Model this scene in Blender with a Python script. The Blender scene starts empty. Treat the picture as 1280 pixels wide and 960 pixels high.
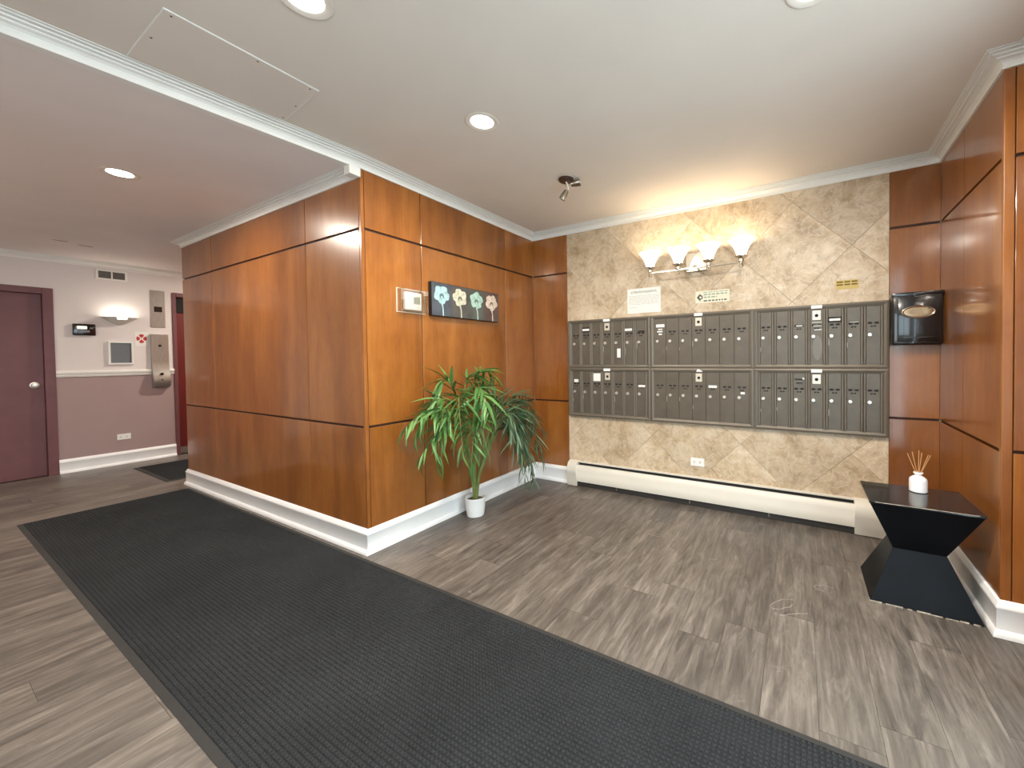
import bpy, bmesh, math, random
from mathutils import Vector, Matrix
random.seed(7)
SC = bpy.context.scene
COL = SC.collection
PI = math.pi

# ------------------------------------------------------------------ camera
F_PX, PX, PY = 489.2, 725.79, 456.76
YAW, PIT, ROL = 0.5122, -0.0195, -0.0122
cam_d = bpy.data.cameras.new('camera'); cam = bpy.data.objects.new('camera', cam_d); COL.objects.link(cam)
fwd = Vector((-math.sin(YAW)*math.cos(PIT), math.cos(YAW)*math.cos(PIT), math.sin(PIT)))
rt = Vector((math.cos(YAW), math.sin(YAW), 0)); up = rt.cross(fwd)
r2 = rt*math.cos(ROL) + up*math.sin(ROL); u2 = -rt*math.sin(ROL) + up*math.cos(ROL)
cam.matrix_world = Matrix(((r2.x, u2.x, -fwd.x, 2.4379), (r2.y, u2.y, -fwd.y, -1.5065), (r2.z, u2.z, -fwd.z, 1.25), (0, 0, 0, 1)))
cam_d.sensor_fit = 'HORIZONTAL'; cam_d.sensor_width = 36.0; cam_d.lens = F_PX/1280*36.0
cam_d.shift_x = (640-PX)/1280; cam_d.shift_y = (PY-480)/1280
cam_d.clip_start = 0.02
SC.camera = cam

# ------------------------------------------------------------------ world, exposure
w = bpy.data.worlds.new('world'); SC.world = w; w.use_nodes = True
bg = w.node_tree.nodes['Background']
bg.inputs[0].default_value = (0.77, 0.89, 1.0, 1); bg.inputs[1].default_value = 5.6
SC.view_settings.view_transform = 'Standard'; SC.view_settings.look = 'None'
SC.view_settings.gamma = 1.0; SC.view_settings.use_curve_mapping = False
SC.view_settings.exposure = 0.38
CAN_W = 25.0        # watts of each recessed ceiling lamp
SCONCE_W = 1.05      # watts of each bell of the vanity light
HALL_W = 0.85        # watts of the hall uplight
WARM = (1.0, 0.90, 0.78)

# ------------------------------------------------------------------ dimensions
XA, XA2, XA3 = -3.0475, -2.319, -0.675      # hall face of the wood block
YB1, YB2, YB = 0.449, 1.390, 1.8314         # alcove side
XC0, XC1, XC2 = 0.42, 2.960, 3.222          # back wall
YD, YDV = 0.885, 1.390
XE = 3.205
XF = 3.30                                   # entrance wall
ZU, ZL, ZBB = 2.094, 0.817, 0.160
ZC, ZH = 2.53, 2.47                         # lobby and hall ceilings
XL = -4.90                                  # end wall of the hall
YN = -2.70                                  # wall behind the camera
YFAR = 2.60

# ------------------------------------------------------------------ materials
def nt(name):
    m = bpy.data.materials.new(name); m.use_nodes = True
    t = m.node_tree; return m, t, t.nodes['Principled BSDF']
def simple(name, col, rough=0.5, metal=0.0, coat=0.0, bump=0.0, bscale=200.0, var=0.0, vscale=3.0, spec=0.5):
    m, t, p = nt(name)
    p.inputs['Base Color'].default_value = (*col, 1); p.inputs['Roughness'].default_value = rough
    p.inputs['Metallic'].default_value = metal; p.inputs['Coat Weight'].default_value = coat
    p.inputs['Specular IOR Level'].default_value = spec
    tc = t.nodes.new('ShaderNodeTexCoord')
    if var:
        n = t.nodes.new('ShaderNodeTexNoise'); n.inputs['Scale'].default_value = vscale; n.inputs['Detail'].default_value = 5
        t.links.new(tc.outputs['Object'], n.inputs['Vector'])
        r = t.nodes.new('ShaderNodeValToRGB')
        r.color_ramp.elements[0].position = 0.3; r.color_ramp.elements[1].position = 0.7
        r.color_ramp.elements[0].color = (*[max(0, c*(1-var)) for c in col], 1)
        r.color_ramp.elements[1].color = (*[min(1, c*(1+var)) for c in col], 1)
        t.links.new(n.outputs['Fac'], r.inputs['Fac']); t.links.new(r.outputs['Color'], p.inputs['Base Color'])
    if bump:
        n2 = t.nodes.new('ShaderNodeTexNoise'); n2.inputs['Scale'].default_value = bscale
        t.links.new(tc.outputs['Object'], n2.inputs['Vector'])
        b = t.nodes.new('ShaderNodeBump'); b.inputs['Strength'].default_value = bump; b.inputs['Distance'].default_value = 0.002
        t.links.new(n2.outputs['Fac'], b.inputs['Height']); t.links.new(b.outputs['Normal'], p.inputs['Normal'])
    return m
def mapped(t, scale, rnd=True, rot=(0, 0, 0)):
    tc = t.nodes.new('ShaderNodeTexCoord'); mp = t.nodes.new('ShaderNodeMapping')
    mp.inputs['Scale'].default_value = scale; mp.inputs['Rotation'].default_value = rot
    src = tc.outputs['Object']
    if rnd:
        oi = t.nodes.new('ShaderNodeObjectInfo'); mu = t.nodes.new('ShaderNodeVectorMath'); mu.operation = 'MULTIPLY_ADD'
        cx = t.nodes.new('ShaderNodeCombineXYZ')
        for k in range(3): t.links.new(oi.outputs['Random'], cx.inputs[k])
        mu.inputs[1].default_value = (37.0, 23.0, 11.0)
        t.links.new(cx.outputs[0], mu.inputs[0]); t.links.new(tc.outputs['Object'], mu.inputs[2]); src = mu.outputs[0]
    t.links.new(src, mp.inputs['Vector']); return mp.outputs[0]
def ramp(t, fac, stops):
    r = t.nodes.new('ShaderNodeValToRGB'); e = r.color_ramp.elements
    while len(e) < len(stops): e.new(0.5)
    for q, (p, c) in zip(e, stops): q.position = p; q.color = (*c, 1)
    t.links.new(fac, r.inputs['Fac']); return r.outputs['Color']
def noise(t, vec, scale, detail=4, rough=0.5, dist=0.0):
    n = t.nodes.new('ShaderNodeTexNoise'); n.inputs['Scale'].default_value = scale; n.inputs['Detail'].default_value = detail
    n.inputs['Roughness'].default_value = rough; n.inputs['Distortion'].default_value = dist
    t.links.new(vec, n.inputs['Vector']); return n.outputs['Fac']
def mix(t, fac, a, b, mode='MIX'):
    m = t.nodes.new('ShaderNodeMix'); m.data_type = 'RGBA'; m.blend_type = mode
    if isinstance(fac, (int, float)): m.inputs[0].default_value = fac
    else: t.links.new(fac, m.inputs[0])
    for s, v in ((6, a), (7, b)):
        if isinstance(v, tuple): m.inputs[s].default_value = (*v, 1)
        else: t.links.new(v, m.inputs[s])
    return m.outputs[2]
def bump(t, p, h, strength=0.2, dist=0.002):
    b = t.nodes.new('ShaderNodeBump'); b.inputs['Strength'].default_value = strength; b.inputs['Distance'].default_value = dist
    t.links.new(h, b.inputs['Height']); t.links.new(b.outputs['Normal'], p.inputs['Normal'])

def wood_mat():
    m, t, p = nt('cherry_veneer')
    v = mapped(t, (1.0, 1.0, 0.16)); v2 = mapped(t, (1.0, 1.0, 0.03)); v3 = mapped(t, (1.0, 1.0, 0.5))
    a = noise(t, v, 5.0, 5, 0.55, 0.5); g = noise(t, v2, 110.0, 4, 0.6); f = noise(t, v3, 9.0, 3, 0.6, 0.8)
    base = ramp(t, a, [(0.25, (0.195, 0.062, 0.010)), (0.5, (0.295, 0.102, 0.018)), (0.78, (0.395, 0.157, 0.034))])
    fine = ramp(t, g, [(0.3, (0.72, 0.66, 0.60)), (0.65, (1, 1, 1))])
    fl = ramp(t, f, [(0.35, (0.84, 0.80, 0.76)), (0.7, (1.06, 1.05, 1.04))])
    c = mix(t, 0.55, base, fine, 'MULTIPLY'); c = mix(t, 0.8, c, fl, 'MULTIPLY')
    oi = t.nodes.new('ShaderNodeObjectInfo')
    tone = ramp(t, oi.outputs['Random'], [(0.0, (0.84, 0.84, 0.80)), (1.0, (1.08, 1.10, 1.10))])
    c = mix(t, 1.0, c, tone, 'MULTIPLY')
    t.links.new(c, p.inputs['Base Color'])
    p.inputs['Roughness'].default_value = 0.30; p.inputs['Coat Weight'].default_value = 0.75; p.inputs['Coat Roughness'].default_value = 0.11
    bump(t, p, g, 0.05, 0.001)
    return m
def plank_mat():
    m, t, p = nt('grey_vinyl_plank')
    v = mapped(t, (1.0, 0.15, 1.0)); v2 = mapped(t, (1.0, 0.03, 1.0)); v3 = mapped(t, (1.0, 0.3, 1.0))
    a = noise(t, v, 24.0, 8, 0.68, 0.7); g = noise(t, v2, 90.0, 4, 0.6); k = noise(t, v3, 4.0, 7, 0.65, 1.0)
    c = ramp(t, a, [(0.28, (0.068, 0.059, 0.052)), (0.50, (0.146, 0.128, 0.113)), (0.74, (0.265, 0.238, 0.210))])
    c = mix(t, 0.6, c, ramp(t, g, [(0.3, (0.54, 0.52, 0.50)), (0.65, (1.02, 1.01, 1.0))]), 'MULTIPLY')
    c = mix(t, 0.7, c, ramp(t, k, [(0.3, (0.58, 0.57, 0.56)), (0.68, (1.25, 1.24, 1.22))]), 'MULTIPLY')
    oi = t.nodes.new('ShaderNodeObjectInfo')
    c = mix(t, 1.0, c, ramp(t, oi.outputs['Random'], [(0.0, (0.80, 0.80, 0.80)), (1.0, (1.10, 1.09, 1.07))]), 'MULTIPLY')
    # pale scuffs left by furniture and shoes
    tc = t.nodes.new('ShaderNodeTexCoord'); s = noise(t, tc.outputs['Object'], 2.3, 8, 0.72, 2.0)
    sc = ramp(t, s, [(0.64, (0, 0, 0)), (0.72, (0.35, 0.35, 0.35))])
    c = mix(t, sc, c, (0.42, 0.40, 0.38))
    t.links.new(c, p.inputs['Base Color'])
    p.inputs['Roughness'].default_value = 0.38; p.inputs['Specular IOR Level'].default_value = 0.45
    bump(t, p, g, 0.12, 0.001)
    return m
def travertine_mat():
    m, t, p = nt('travertine')
    v = mapped(t, (1.0, 1.0, 1.0))
    a = noise(t, v, 4.6, 9, 0.66, 0.25); f = noise(t, v, 17.0, 9, 0.72, 0.3); h = noise(t, v, 40.0, 4, 0.7)
    c = ramp(t, a, [(0.30, (0.36, 0.255, 0.155)), (0.46, (0.53, 0.41, 0.275)), (0.68, (0.68, 0.57, 0.43))])
    c = mix(t, 0.8, c, ramp(t, f, [(0.34, (0.70, 0.66, 0.60)), (0.50, (1.0, 1.0, 1.0)), (0.72, (1.12, 1.12, 1.10))]), 'MULTIPLY')
    c = mix(t, ramp(t, f, [(0.60, (0, 0, 0)), (0.66, (0.55, 0.55, 0.55))]), c, (0.66, 0.58, 0.47))
    vn = noise(t, v, 6.0, 7, 0.62, 1.6)
    c = mix(t, ramp(t, vn, [(0.465, (0, 0, 0)), (0.495, (0.45, 0.45, 0.45)), (0.525, (0, 0, 0))]), c, (0.74, 0.68, 0.58))
    oi = t.nodes.new('ShaderNodeObjectInfo')
    c = mix(t, 1.0, c, ramp(t, oi.outputs['Random'], [(0.0, (0.83, 0.81, 0.78)), (1.0, (1.08, 1.07, 1.06))]), 'MULTIPLY')
    t.links.new(c, p.inputs['Base Color']); p.inputs['Roughness'].default_value = 0.42
    bump(t, p, h, 0.08, 0.002)
    return m
def mat_carpet():
    m, t, p = nt('charcoal_carpet')
    tc = t.nodes.new('ShaderNodeTexCoord')
    f = noise(t, tc.outputs['Object'], 900.0, 2); b = noise(t, tc.outputs['Object'], 2.0, 4)
    c = ramp(t, f, [(0.3, (0.011, 0.012, 0.013)), (0.72, (0.040, 0.042, 0.045))])
    c = mix(t, 1.0, c, ramp(t, b, [(0.3, (0.85, 0.85, 0.85)), (0.7, (1.2, 1.2, 1.2))]), 'MULTIPLY')
    t.links.new(c, p.inputs['Base Color']); p.inputs['Roughness'].default_value = 0.95; p.inputs['Specular IOR Level'].default_value = 0.2
    return m
def emis(name, col, s):
    m, t, p = nt(name); p.inputs['Base Color'].default_value = (*col, 1)
    p.inputs['Emission Color'].default_value = (*col, 1); p.inputs['Emission Strength'].default_value = s; return m
def thin_glass(name, tint=(1, 1, 1), gloss=0.08):
    m = bpy.data.materials.new(name); m.use_nodes = True; t = m.node_tree; t.nodes.clear()
    o = t.nodes.new('ShaderNodeOutputMaterial'); mx = t.nodes.new('ShaderNodeMixShader')
    a = t.nodes.new('ShaderNodeBsdfTransparent'); b = t.nodes.new('ShaderNodeBsdfGlossy')
    a.inputs[0].default_value = (*tint, 1); b.inputs['Roughness'].default_value = 0.03; mx.inputs[0].default_value = gloss
    t.links.new(a.outputs[0], mx.inputs[1]); t.links.new(b.outputs[0], mx.inputs[2]); t.links.new(mx.outputs[0], o.inputs[0]); return m
def leaf_mat(name, c0, c1):
    m, t, p = nt(name)
    oi = t.nodes.new('ShaderNodeObjectInfo')
    c = ramp(t, oi.outputs['Random'], [(0.0, c0), (1.0, c1)])
    tc = t.nodes.new('ShaderNodeTexCoord'); n = noise(t, tc.outputs['Object'], 40.0, 3)
    c = mix(t, 0.6, c, ramp(t, n, [(0.3, (0.75, 0.75, 0.7)), (0.7, (1.15, 1.15, 1.1))]), 'MULTIPLY')
    t.links.new(c, p.inputs['Base Color']); p.inputs['Roughness'].default_value = 0.42
    return m
def steel_mat():
    m, t, p = nt('brushed_steel')
    v = mapped(t, (1, 1, 0.05), False); n = noise(t, v, 300.0, 3)
    t.links.new(ramp(t, n, [(0.3, (0.36, 0.35, 0.33)), (0.7, (0.50, 0.49, 0.46))]), p.inputs['Base Color'])
    p.inputs['Metallic'].default_value = 0.9; p.inputs['Roughness'].default_value = 0.38; return m

WOOD = wood_mat(); PLANK = plank_mat(); STONE = travertine_mat(); CARPET = mat_carpet(); STEEL = steel_mat()
GROOVE = simple('groove_dark', (0.035, 0.010, 0.004), 0.6)
UNDER = simple('subfloor', (0.03, 0.026, 0.022), 0.9)
CEIL = simple('ceiling_paint', (0.70, 0.62, 0.545), 0.85, var=0.03, vscale=2.0, bump=0.05, bscale=60)
CEILH = simple('hall_ceiling_paint', (0.79, 0.725, 0.69), 0.85, var=0.03, vscale=2.0)
TRIM = simple('white_trim_paint', (0.78, 0.765, 0.725), 0.38, var=0.02, vscale=6)
BASE = simple('baseboard_paint', (0.86, 0.87, 0.875), 0.3, var=0.02, vscale=6)
GROUT = simple('tile_grout', (0.46, 0.38, 0.28), 0.9)
MAUVE = simple('mauve_paint', (0.345, 0.245, 0.238), 0.7, var=0.03, vscale=3)
PALE = simple('pale_wall_paint', (0.69, 0.635, 0.615), 0.75, var=0.02, vscale=3)
MAROON = simple('maroon_paint', (0.142, 0.050, 0.056), 0.5, var=0.08, vscale=8)
MAROOND = simple('dark_red_paint', (0.13, 0.014, 0.012), 0.4, var=0.1, vscale=8)
RUBBER = simple('mat_rubber', (0.022, 0.021, 0.020), 0.85, var=0.12, vscale=20)
MAILB = simple('bronze_grey_enamel', (0.138, 0.117, 0.090), 0.45, metal=0.25, var=0.06, vscale=12)
MAILD = simple('bronze_grey_door', (0.115, 0.097, 0.075), 0.42, metal=0.25, var=0.10, vscale=14)
MAILHL = simple('bronze_grey_highlight', (0.165, 0.142, 0.112), 0.34, metal=0.3)  # same enamel as the bank, lightened to paint in the rail highlights
BLACKHOLE = simple('dark_opening', (0.006, 0.005, 0.005), 0.8)
CHROME = simple('worn_chrome', (0.72, 0.68, 0.62), 0.35, metal=0.7)
NICKEL = simple('polished_nickel', (0.60, 0.54, 0.45), 0.2, metal=1.0)
BRONZE = simple('dark_bronze', (0.10, 0.060, 0.045), 0.35, metal=0.7)
SPOTM = simple('satin_nickel', (0.36, 0.34, 0.29), 0.28, metal=1.0)
STICK = simple('white_sticker', (0.80, 0.79, 0.75), 0.6)
PLATE = simple('arrow_lock_plate', (0.66, 0.60, 0.50), 0.35, metal=0.3)
HEAT = simple('heater_enamel', (0.70, 0.66, 0.58), 0.35, var=0.02, vscale=8)
HEATSH = simple('heater_shade', (0.025, 0.022, 0.020), 0.7)  # near-black that paints the shade within the heater
FIN = simple('heater_fins', (0.18, 0.15, 0.12), 0.4, metal=0.6)
BLACKW = simple('black_lacquer', (0.0030, 0.0036, 0.0052), 0.42, coat=0.0, var=0.3, vscale=9, spec=0.12)
BLACKT = simple('black_gloss_top', (0.007, 0.007, 0.008), 0.2, coat=0.3)
WEAR = simple('bare_chipped_edge', (0.42, 0.36, 0.28), 0.8, var=0.4, vscale=60)
PORC = simple('white_porcelain', (0.82, 0.82, 0.83), 0.25, coat=0.3)
REED = simple('reed_wood', (0.50, 0.27, 0.11), 0.7)
BLACKP = simple('black_plastic', (0.008, 0.007, 0.007), 0.16, coat=0.4)
PAPER = simple('paper', (0.76, 0.75, 0.70), 0.8)
INK = simple('ink', (0.06, 0.07, 0.06), 0.8)
INKG = simple('ink_grey', (0.48, 0.48, 0.44), 0.8)
CREAM = simple('cream_sticker', (0.66, 0.64, 0.50), 0.6)
GREENINK = simple('green_ink', (0.22, 0.30, 0.23), 0.8)
YELLOW = simple('yellow_tape', (0.55, 0.42, 0.14), 0.6)
BROWNINK = simple('brown_ink', (0.16, 0.10, 0.02), 0.8)
WPLAST = simple('white_plastic', (0.80, 0.79, 0.76), 0.35)
SCREEN = simple('lcd_grey', (0.30, 0.33, 0.28), 0.3)
CLEAR = thin_glass('clear_acrylic', (0.97, 0.98, 0.97), 0.14)
GLASS = thin_glass('door_glass', (0.93, 0.97, 0.96), 0.08)
CANVAS = simple('canvas_edge', (0.008, 0.007, 0.007), 0.5)
POT = simple('white_pot', (0.80, 0.81, 0.80), 0.4)
SOIL = simple('moss_soil', (0.16, 0.13, 0.08), 0.95, var=0.4, vscale=60, bump=0.5, bscale=120)
STALK = simple('palm_stalk', (0.17, 0.21, 0.065), 0.5, var=0.2, vscale=20)
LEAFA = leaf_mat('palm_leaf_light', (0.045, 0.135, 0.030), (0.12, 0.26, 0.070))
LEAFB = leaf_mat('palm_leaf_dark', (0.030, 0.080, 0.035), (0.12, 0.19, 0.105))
LAMP = emis('lamp_lens', (1.0, 0.96, 0.88), 9.0)
SHADE = emis('frosted_shade', (1.0, 0.95, 0.85), 0.62)
HSHADE = simple('plaster_shade', (0.66, 0.63, 0.58), 0.6)
HLENS = emis('hall_lens', (1.0, 0.97, 0.90), 3.0)
LCD = emis('lcd_lit', (0.85, 0.90, 0.66), 0.9)
RED = simple('red_print', (0.45, 0.03, 0.03), 0.6)
GREYSHEET = simple('grey_sheet', (0.135, 0.15, 0.16), 0.5)

# ------------------------------------------------------------------ building helpers
ORG = {}
def org(o): return ORG.get(o.name, Vector((0, 0, 0))) if o else Vector((0, 0, 0))
def finish(name, bm, mat, parent=None, smooth=False, origin=None):
    o_ = org(parent) if parent else (Vector(origin) if origin else Vector((0, 0, 0)))
    if o_.length > 0: bmesh.ops.translate(bm, verts=bm.verts, vec=-o_)
    bmesh.ops.recalc_face_normals(bm, faces=bm.faces)
    me = bpy.data.meshes.new(name); bm.to_mesh(me); bm.free()
    if smooth:
        me.polygons.foreach_set('use_smooth', [True]*len(me.polygons))
        try: me.set_sharp_from_angle(angle=math.radians(40))
        except Exception: pass
    for m in (mat if isinstance(mat, (list, tuple)) else [mat]): me.materials.append(m)
    o = bpy.data.objects.new(name, me); COL.objects.link(o)
    if parent: o.parent = parent
    else: o.location = o_
    ORG[o.name] = o_.copy()
    return o
def tag(o, label=None, cat=None, group=None, kind=None):
    if label: o['label'] = label
    if cat: o['category'] = cat
    if group: o['group'] = group
    if kind: o['kind'] = kind
    return o
def thing(name, loc, label, cat, group=None, kind=None):
    o = bpy.data.objects.new(name, None); COL.objects.link(o); o.location = loc; o.empty_display_size = 0.05
    ORG[o.name] = Vector(loc); return tag(o, label, cat, group, kind)
def bx(bm, x0, x1, y0, y1, z0, z1, bevel=0.0, seg=2):
    vs = [bm.verts.new(p) for p in ((x0,y0,z0),(x1,y0,z0),(x1,y1,z0),(x0,y1,z0),(x0,y0,z1),(x1,y0,z1),(x1,y1,z1),(x0,y1,z1))]
    fs = [bm.faces.new([vs[i] for i in f]) for f in ((3,2,1,0),(4,5,6,7),(0,1,5,4),(1,2,6,5),(2,3,7,6),(3,0,4,7))]
    if bevel:
        ed = list({e for f in fs for e in f.edges})
        bmesh.ops.bevel(bm, geom=ed, offset=bevel, segments=seg, affect='EDGES', profile=0.5)
    return bm
def box(name, x0, x1, y0, y1, z0, z1, mat, parent=None, bevel=0.0, seg=2, origin=None):
    return finish(name, bx(bmesh.new(), x0, x1, y0, y1, z0, z1, bevel, seg), mat, parent, origin=origin)
def lathe(bm, prof, c, n=24, axis='Z', capb=True, capt=True):
    rings = []
    for r, h in prof:
        ring = []
        for k in range(n):
            a = 2*PI*k/n
            if axis == 'Z': q = (c[0]+r*math.cos(a), c[1]+r*math.sin(a), c[2]+h)
            elif axis == 'X': q = (c[0]+h, c[1]+r*math.cos(a), c[2]+r*math.sin(a))
            else: q = (c[0]+r*math.cos(a), c[1]+h, c[2]+r*math.sin(a))
            ring.append(bm.verts.new(q))
        rings.append(ring)
    for a, b in zip(rings, rings[1:]):
        for k in range(n): bm.faces.new((a[k], a[(k+1) % n], b[(k+1) % n], b[k]))
    if capb: bm.faces.new(rings[0][::-1])
    if capt: bm.faces.new(rings[-1])
    return bm
def tube(bm, pts, rad, n=8):
    pts = [Vector(p) for p in pts]; rings = []; prev = None
    for i, p in enumerate(pts):
        d = (pts[min(i+1, len(pts)-1)] - pts[max(i-1, 0)]).normalized()
        ref = prev if prev is not None else (Vector((0, 0, 1)) if abs(d.z) < 0.9 else Vector((1, 0, 0)))
        u = d.cross(ref); u = u if u.length > 1e-5 else d.orthogonal(); u.normalize(); v = u.cross(d).normalized(); prev = v
        r = rad[i] if isinstance(rad, (list, tuple)) else rad
        rings.append([bm.verts.new(p + u*r*math.cos(2*PI*k/n) + v*r*math.sin(2*PI*k/n)) for k in range(n)])
    for a, b in zip(rings, rings[1:]):
        for k in range(n): bm.faces.new((a[k], a[(k+1) % n], b[(k+1) % n], b[k]))
    bm.faces.new(rings[0][::-1]); bm.faces.new(rings[-1]); return bm
def prism(bm, poly, f0, f1):
    a = [bm.verts.new(f0(p)) for p in poly]; b = [bm.verts.new(f1(p)) for p in poly]; n = len(poly)
    bm.faces.new(a[::-1]); bm.faces.new(b)
    for k in range(n): bm.faces.new((a[k], a[(k+1) % n], b[(k+1) % n], b[k]))
    return bm
def sweep(bm, path, prof):
    """mitred moulding: path of plan points, the room on the RIGHT of travel; prof = closed list of (distance into the room, z)"""
    P = [Vector(p) for p in path]; n = len(P); rings = []
    for i in range(n):
        d0 = (P[i]-P[i-1]).normalized() if i else None
        d1 = (P[i+1]-P[i]).normalized() if i < n-1 else None
        nn = [Vector((d.y, -d.x)) for d in (d0, d1) if d is not None]
        if len(nn) == 2:
            m = nn[0]+nn[1]; m = m/(m.dot(nn[0]))
        else: m = nn[0]
        rings.append([bm.verts.new((P[i].x+m.x*o, P[i].y+m.y*o, z)) for o, z in prof])
    k = len(prof)
    for a, b in zip(rings, rings[1:]):
        for j in range(k): bm.faces.new((a[j], a[(j+1) % k], b[(j+1) % k], b[j]))
    bm.faces.new(rings[0]); bm.faces.new(rings[-1][::-1]); return bm
def crown_prof(zt, h=0.062, p=0.080):
    q = [(0, 0), (0.14, 0), (0.14, 0.12), (0.06, 0.14), (0.07, 0.24), (0.15, 0.40), (0.27, 0.52), (0.46, 0.58), (0.46, 0.68), (0.40, 0.70), (0.66, 0.72), (0.68, 0.80), (0.60, 0.83), (0.86, 0.85), (0.87, 0.91), (0.80, 0.93), (1.0, 0.95), (1.0, 1.0), (0, 1.0)]
    return [(a*p, zt-h+b*h) for a, b in q]
BB_PROF = [(0, 0.001), (0.030, 0.001), (0.030, 0.012), (0.026, 0.024), (0.018, 0.032), (0.016, 0.034), (0.016, 0.122), (0.019, 0.126), (0.019, 0.134), (0.013, 0.142), (0.010, 0.152), (0.006, 0.158), (0.0, 0.160)]
def text_mesh(name, body, size, mat, parent, loc, rot, align='CENTER', extr=0.0002, squash=1.0):
    cu = bpy.data.curves.new(name, 'FONT'); cu.body = body; cu.size = size; cu.align_x = align; cu.align_y = 'CENTER'; cu.extrude = extr; cu.resolution_u = 2
    tmp = bpy.data.objects.new('tmp_text', cu); COL.objects.link(tmp)
    dg = bpy.context.evaluated_depsgraph_get(); dg.update()
    me = bpy.data.meshes.new_from_object(tmp.evaluated_get(dg)); bpy.data.objects.remove(tmp); bpy.data.curves.remove(cu)
    me.name = name; me.transform(Matrix.Translation(Vector(loc)-org(parent)) @ rot.to_4x4() @ Matrix.Diagonal((squash, 1, 1, 1)))
    me.materials.clear(); me.materials.append(mat)
    o = bpy.data.objects.new(name, me); COL.objects.link(o); o.parent = parent; ORG[o.name] = org(parent); return o
ROT_Y = Matrix(((1, 0, 0), (0, 0, -1), (0, 1, 0)))         # reads on a wall that faces -Y
ROT_X = Matrix(((0, 0, 1), (1, 0, 0), (0, 1, 0)))          # reads on a wall that faces +X

# ================================================================== STRUCTURE
T = 0.012
# ---- floor
floor = box('floor', XL-0.2, XF+0.2, YN-0.2, YFAR+0.2, -0.06, -0.004, UNDER)
tag(floor, 'grey wood-look plank floor of the lobby', 'floor', kind='structure')
PW, PLN = 0.18, 1.22
x = 2.49 - PW*42; row = 0
while x < XF+0.02:
    y = YN - random.random()*PLN; ymax = YFAR if x < XA+0.1 else (0.2 if x+PW < 0.0 else YB+0.05)
    while y < ymax:
        y0, y1 = max(y, YN), min(y+PLN, ymax)
        if y1-y0 > 0.03 and x+PW > XL:
            bm = bmesh.new(); g = 0.00015; c = 0.0004
            x0, x1 = max(x, XL)+g, min(x+PW, XF)-g
            lo = [bm.verts.new(p) for p in ((x0,y0+g,-0.004),(x1,y0+g,-0.004),(x1,y1-g,-0.004),(x0,y1-g,-0.004))]
            hi = [bm.verts.new(p) for p in ((x0+c,y0+g+c,0),(x1-c,y0+g+c,0),(x1-c,y1-g-c,0),(x0+c,y1-g-c,0))]
            bm.faces.new(hi)
            for k in range(4): bm.faces.new((lo[k], lo[(k+1) % 4], hi[(k+1) % 4], hi[k]))
            if x1-x0 > 0.02: finish('plank', bm, PLANK, floor)
            else: bm.free()
        y += PLN
    x += PW; row += 1
SCUFF = simple('pale_scuff', (0.31, 0.29, 0.275), 0.7)
rs = random.Random(12)
for cx, cy, ra, rb, a0, a1, rot in ((2.36, 0.68, 0.075, 0.028, 0.0, 5.2, 0.9), (2.40, 0.60, 0.09, 0.012, 0.3, 2.2, 0.6), (2.55, 0.93, 0.05, 0.03, 0.5, 4.5, 0.2), (1.55, 1.12, 0.05, 0.018, 0.0, 5.8, 0.1), (1.98, 0.95, 0.035, 0.02, 1.0, 4.0, 0.4)):
    pts = []
    for k in range(15):
        th = a0+(a1-a0)*k/14; u, v_ = ra*math.cos(th)+rs.uniform(-0.004, 0.004), rb*math.sin(th)+rs.uniform(-0.004, 0.004)
        pts.append((cx+u*math.cos(rot)-v_*math.sin(rot), cy+u*math.sin(rot)+v_*math.cos(rot)))
    bm = bmesh.new(); L_ = []; R_ = []
    for k, p in enumerate(pts):
        q0, q1 = Vector(pts[max(k-1, 0)]), Vector(pts[min(k+1, 14)]); d_ = (q1-q0).normalized(); w_ = rs.uniform(0.0006, 0.0022)
        L_.append(bm.verts.new((p[0]-d_.y*w_, p[1]+d_.x*w_, 0.0003))); R_.append(bm.verts.new((p[0]+d_.y*w_, p[1]-d_.x*w_, 0.0003)))
    for k in range(14): bm.faces.new((L_[k], R_[k], R_[k+1], L_[k+1]))
    finish('scuff_mark', bm, SCUFF, floor)
# ---- ceilings (the soffit of the hall hangs 6 cm lower; its edge runs a little askew)
SLOPE = 0.088
def fx(y): return SLOPE*min(y, 0.0) - 0.005
bm = bmesh.new(); pl = [(fx(YN-0.2), YN-0.2), (XF+0.2, YN-0.2), (XF+0.2, YB+0.2), (0-0.1, YB+0.2), (-0.1, 0.0), (fx(0), 0.0)]
prism(bm, pl, lambda p: (*p, ZC), lambda p: (*p, ZC+0.1))
ceiling = tag(finish('ceiling', bm, CEIL), 'flat painted ceiling over the mailbox alcove and lobby', 'ceiling', kind='structure')
bm = bmesh.new(); pl = [(XL-0.2, YN-0.2), (fx(YN-0.2)-0.001, YN-0.2), (fx(0)-0.001, 0.0), (-0.101, 0.0), (-0.101, YFAR+0.2), (XL-0.2, YFAR+0.2)]
prism(bm, pl, lambda p: (*p, ZH), lambda p: (*p, ZC+0.1))
tag(finish('ceiling_hall', bm, CEILH), 'lower mauve-grey ceiling over the hallway', 'ceiling', kind='structure')

def panel(parent, x0, x1, y0, y1, z0, z1, mat=WOOD): return box('panel', x0, x1, y0, y1, z0, z1, mat, parent, 0.0015, 1)
HG, VG = 0.0075, 0.0032     # half widths of the horizontal and vertical grooves
def rows(ztop): return ((0.02, ZL-HG), (ZL+HG, ZU-HG), (ZU+HG, ztop))
# ---- hall face of the wood block
wA = tag(box('wall_hall', XA+T, -T, T, 0.10, 0, ZC+0.1, GROOVE), 'glossy cherry panelled wall facing the hallway', 'wall', kind='structure')
for z0, z1 in rows(ZH):
    for a, b in ((XA, XA2-VG), (XA2+VG, XA3-VG), (XA3+VG, -0.022-VG)):
        panel(wA, a, b, 0, T, z0, z1)
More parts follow.
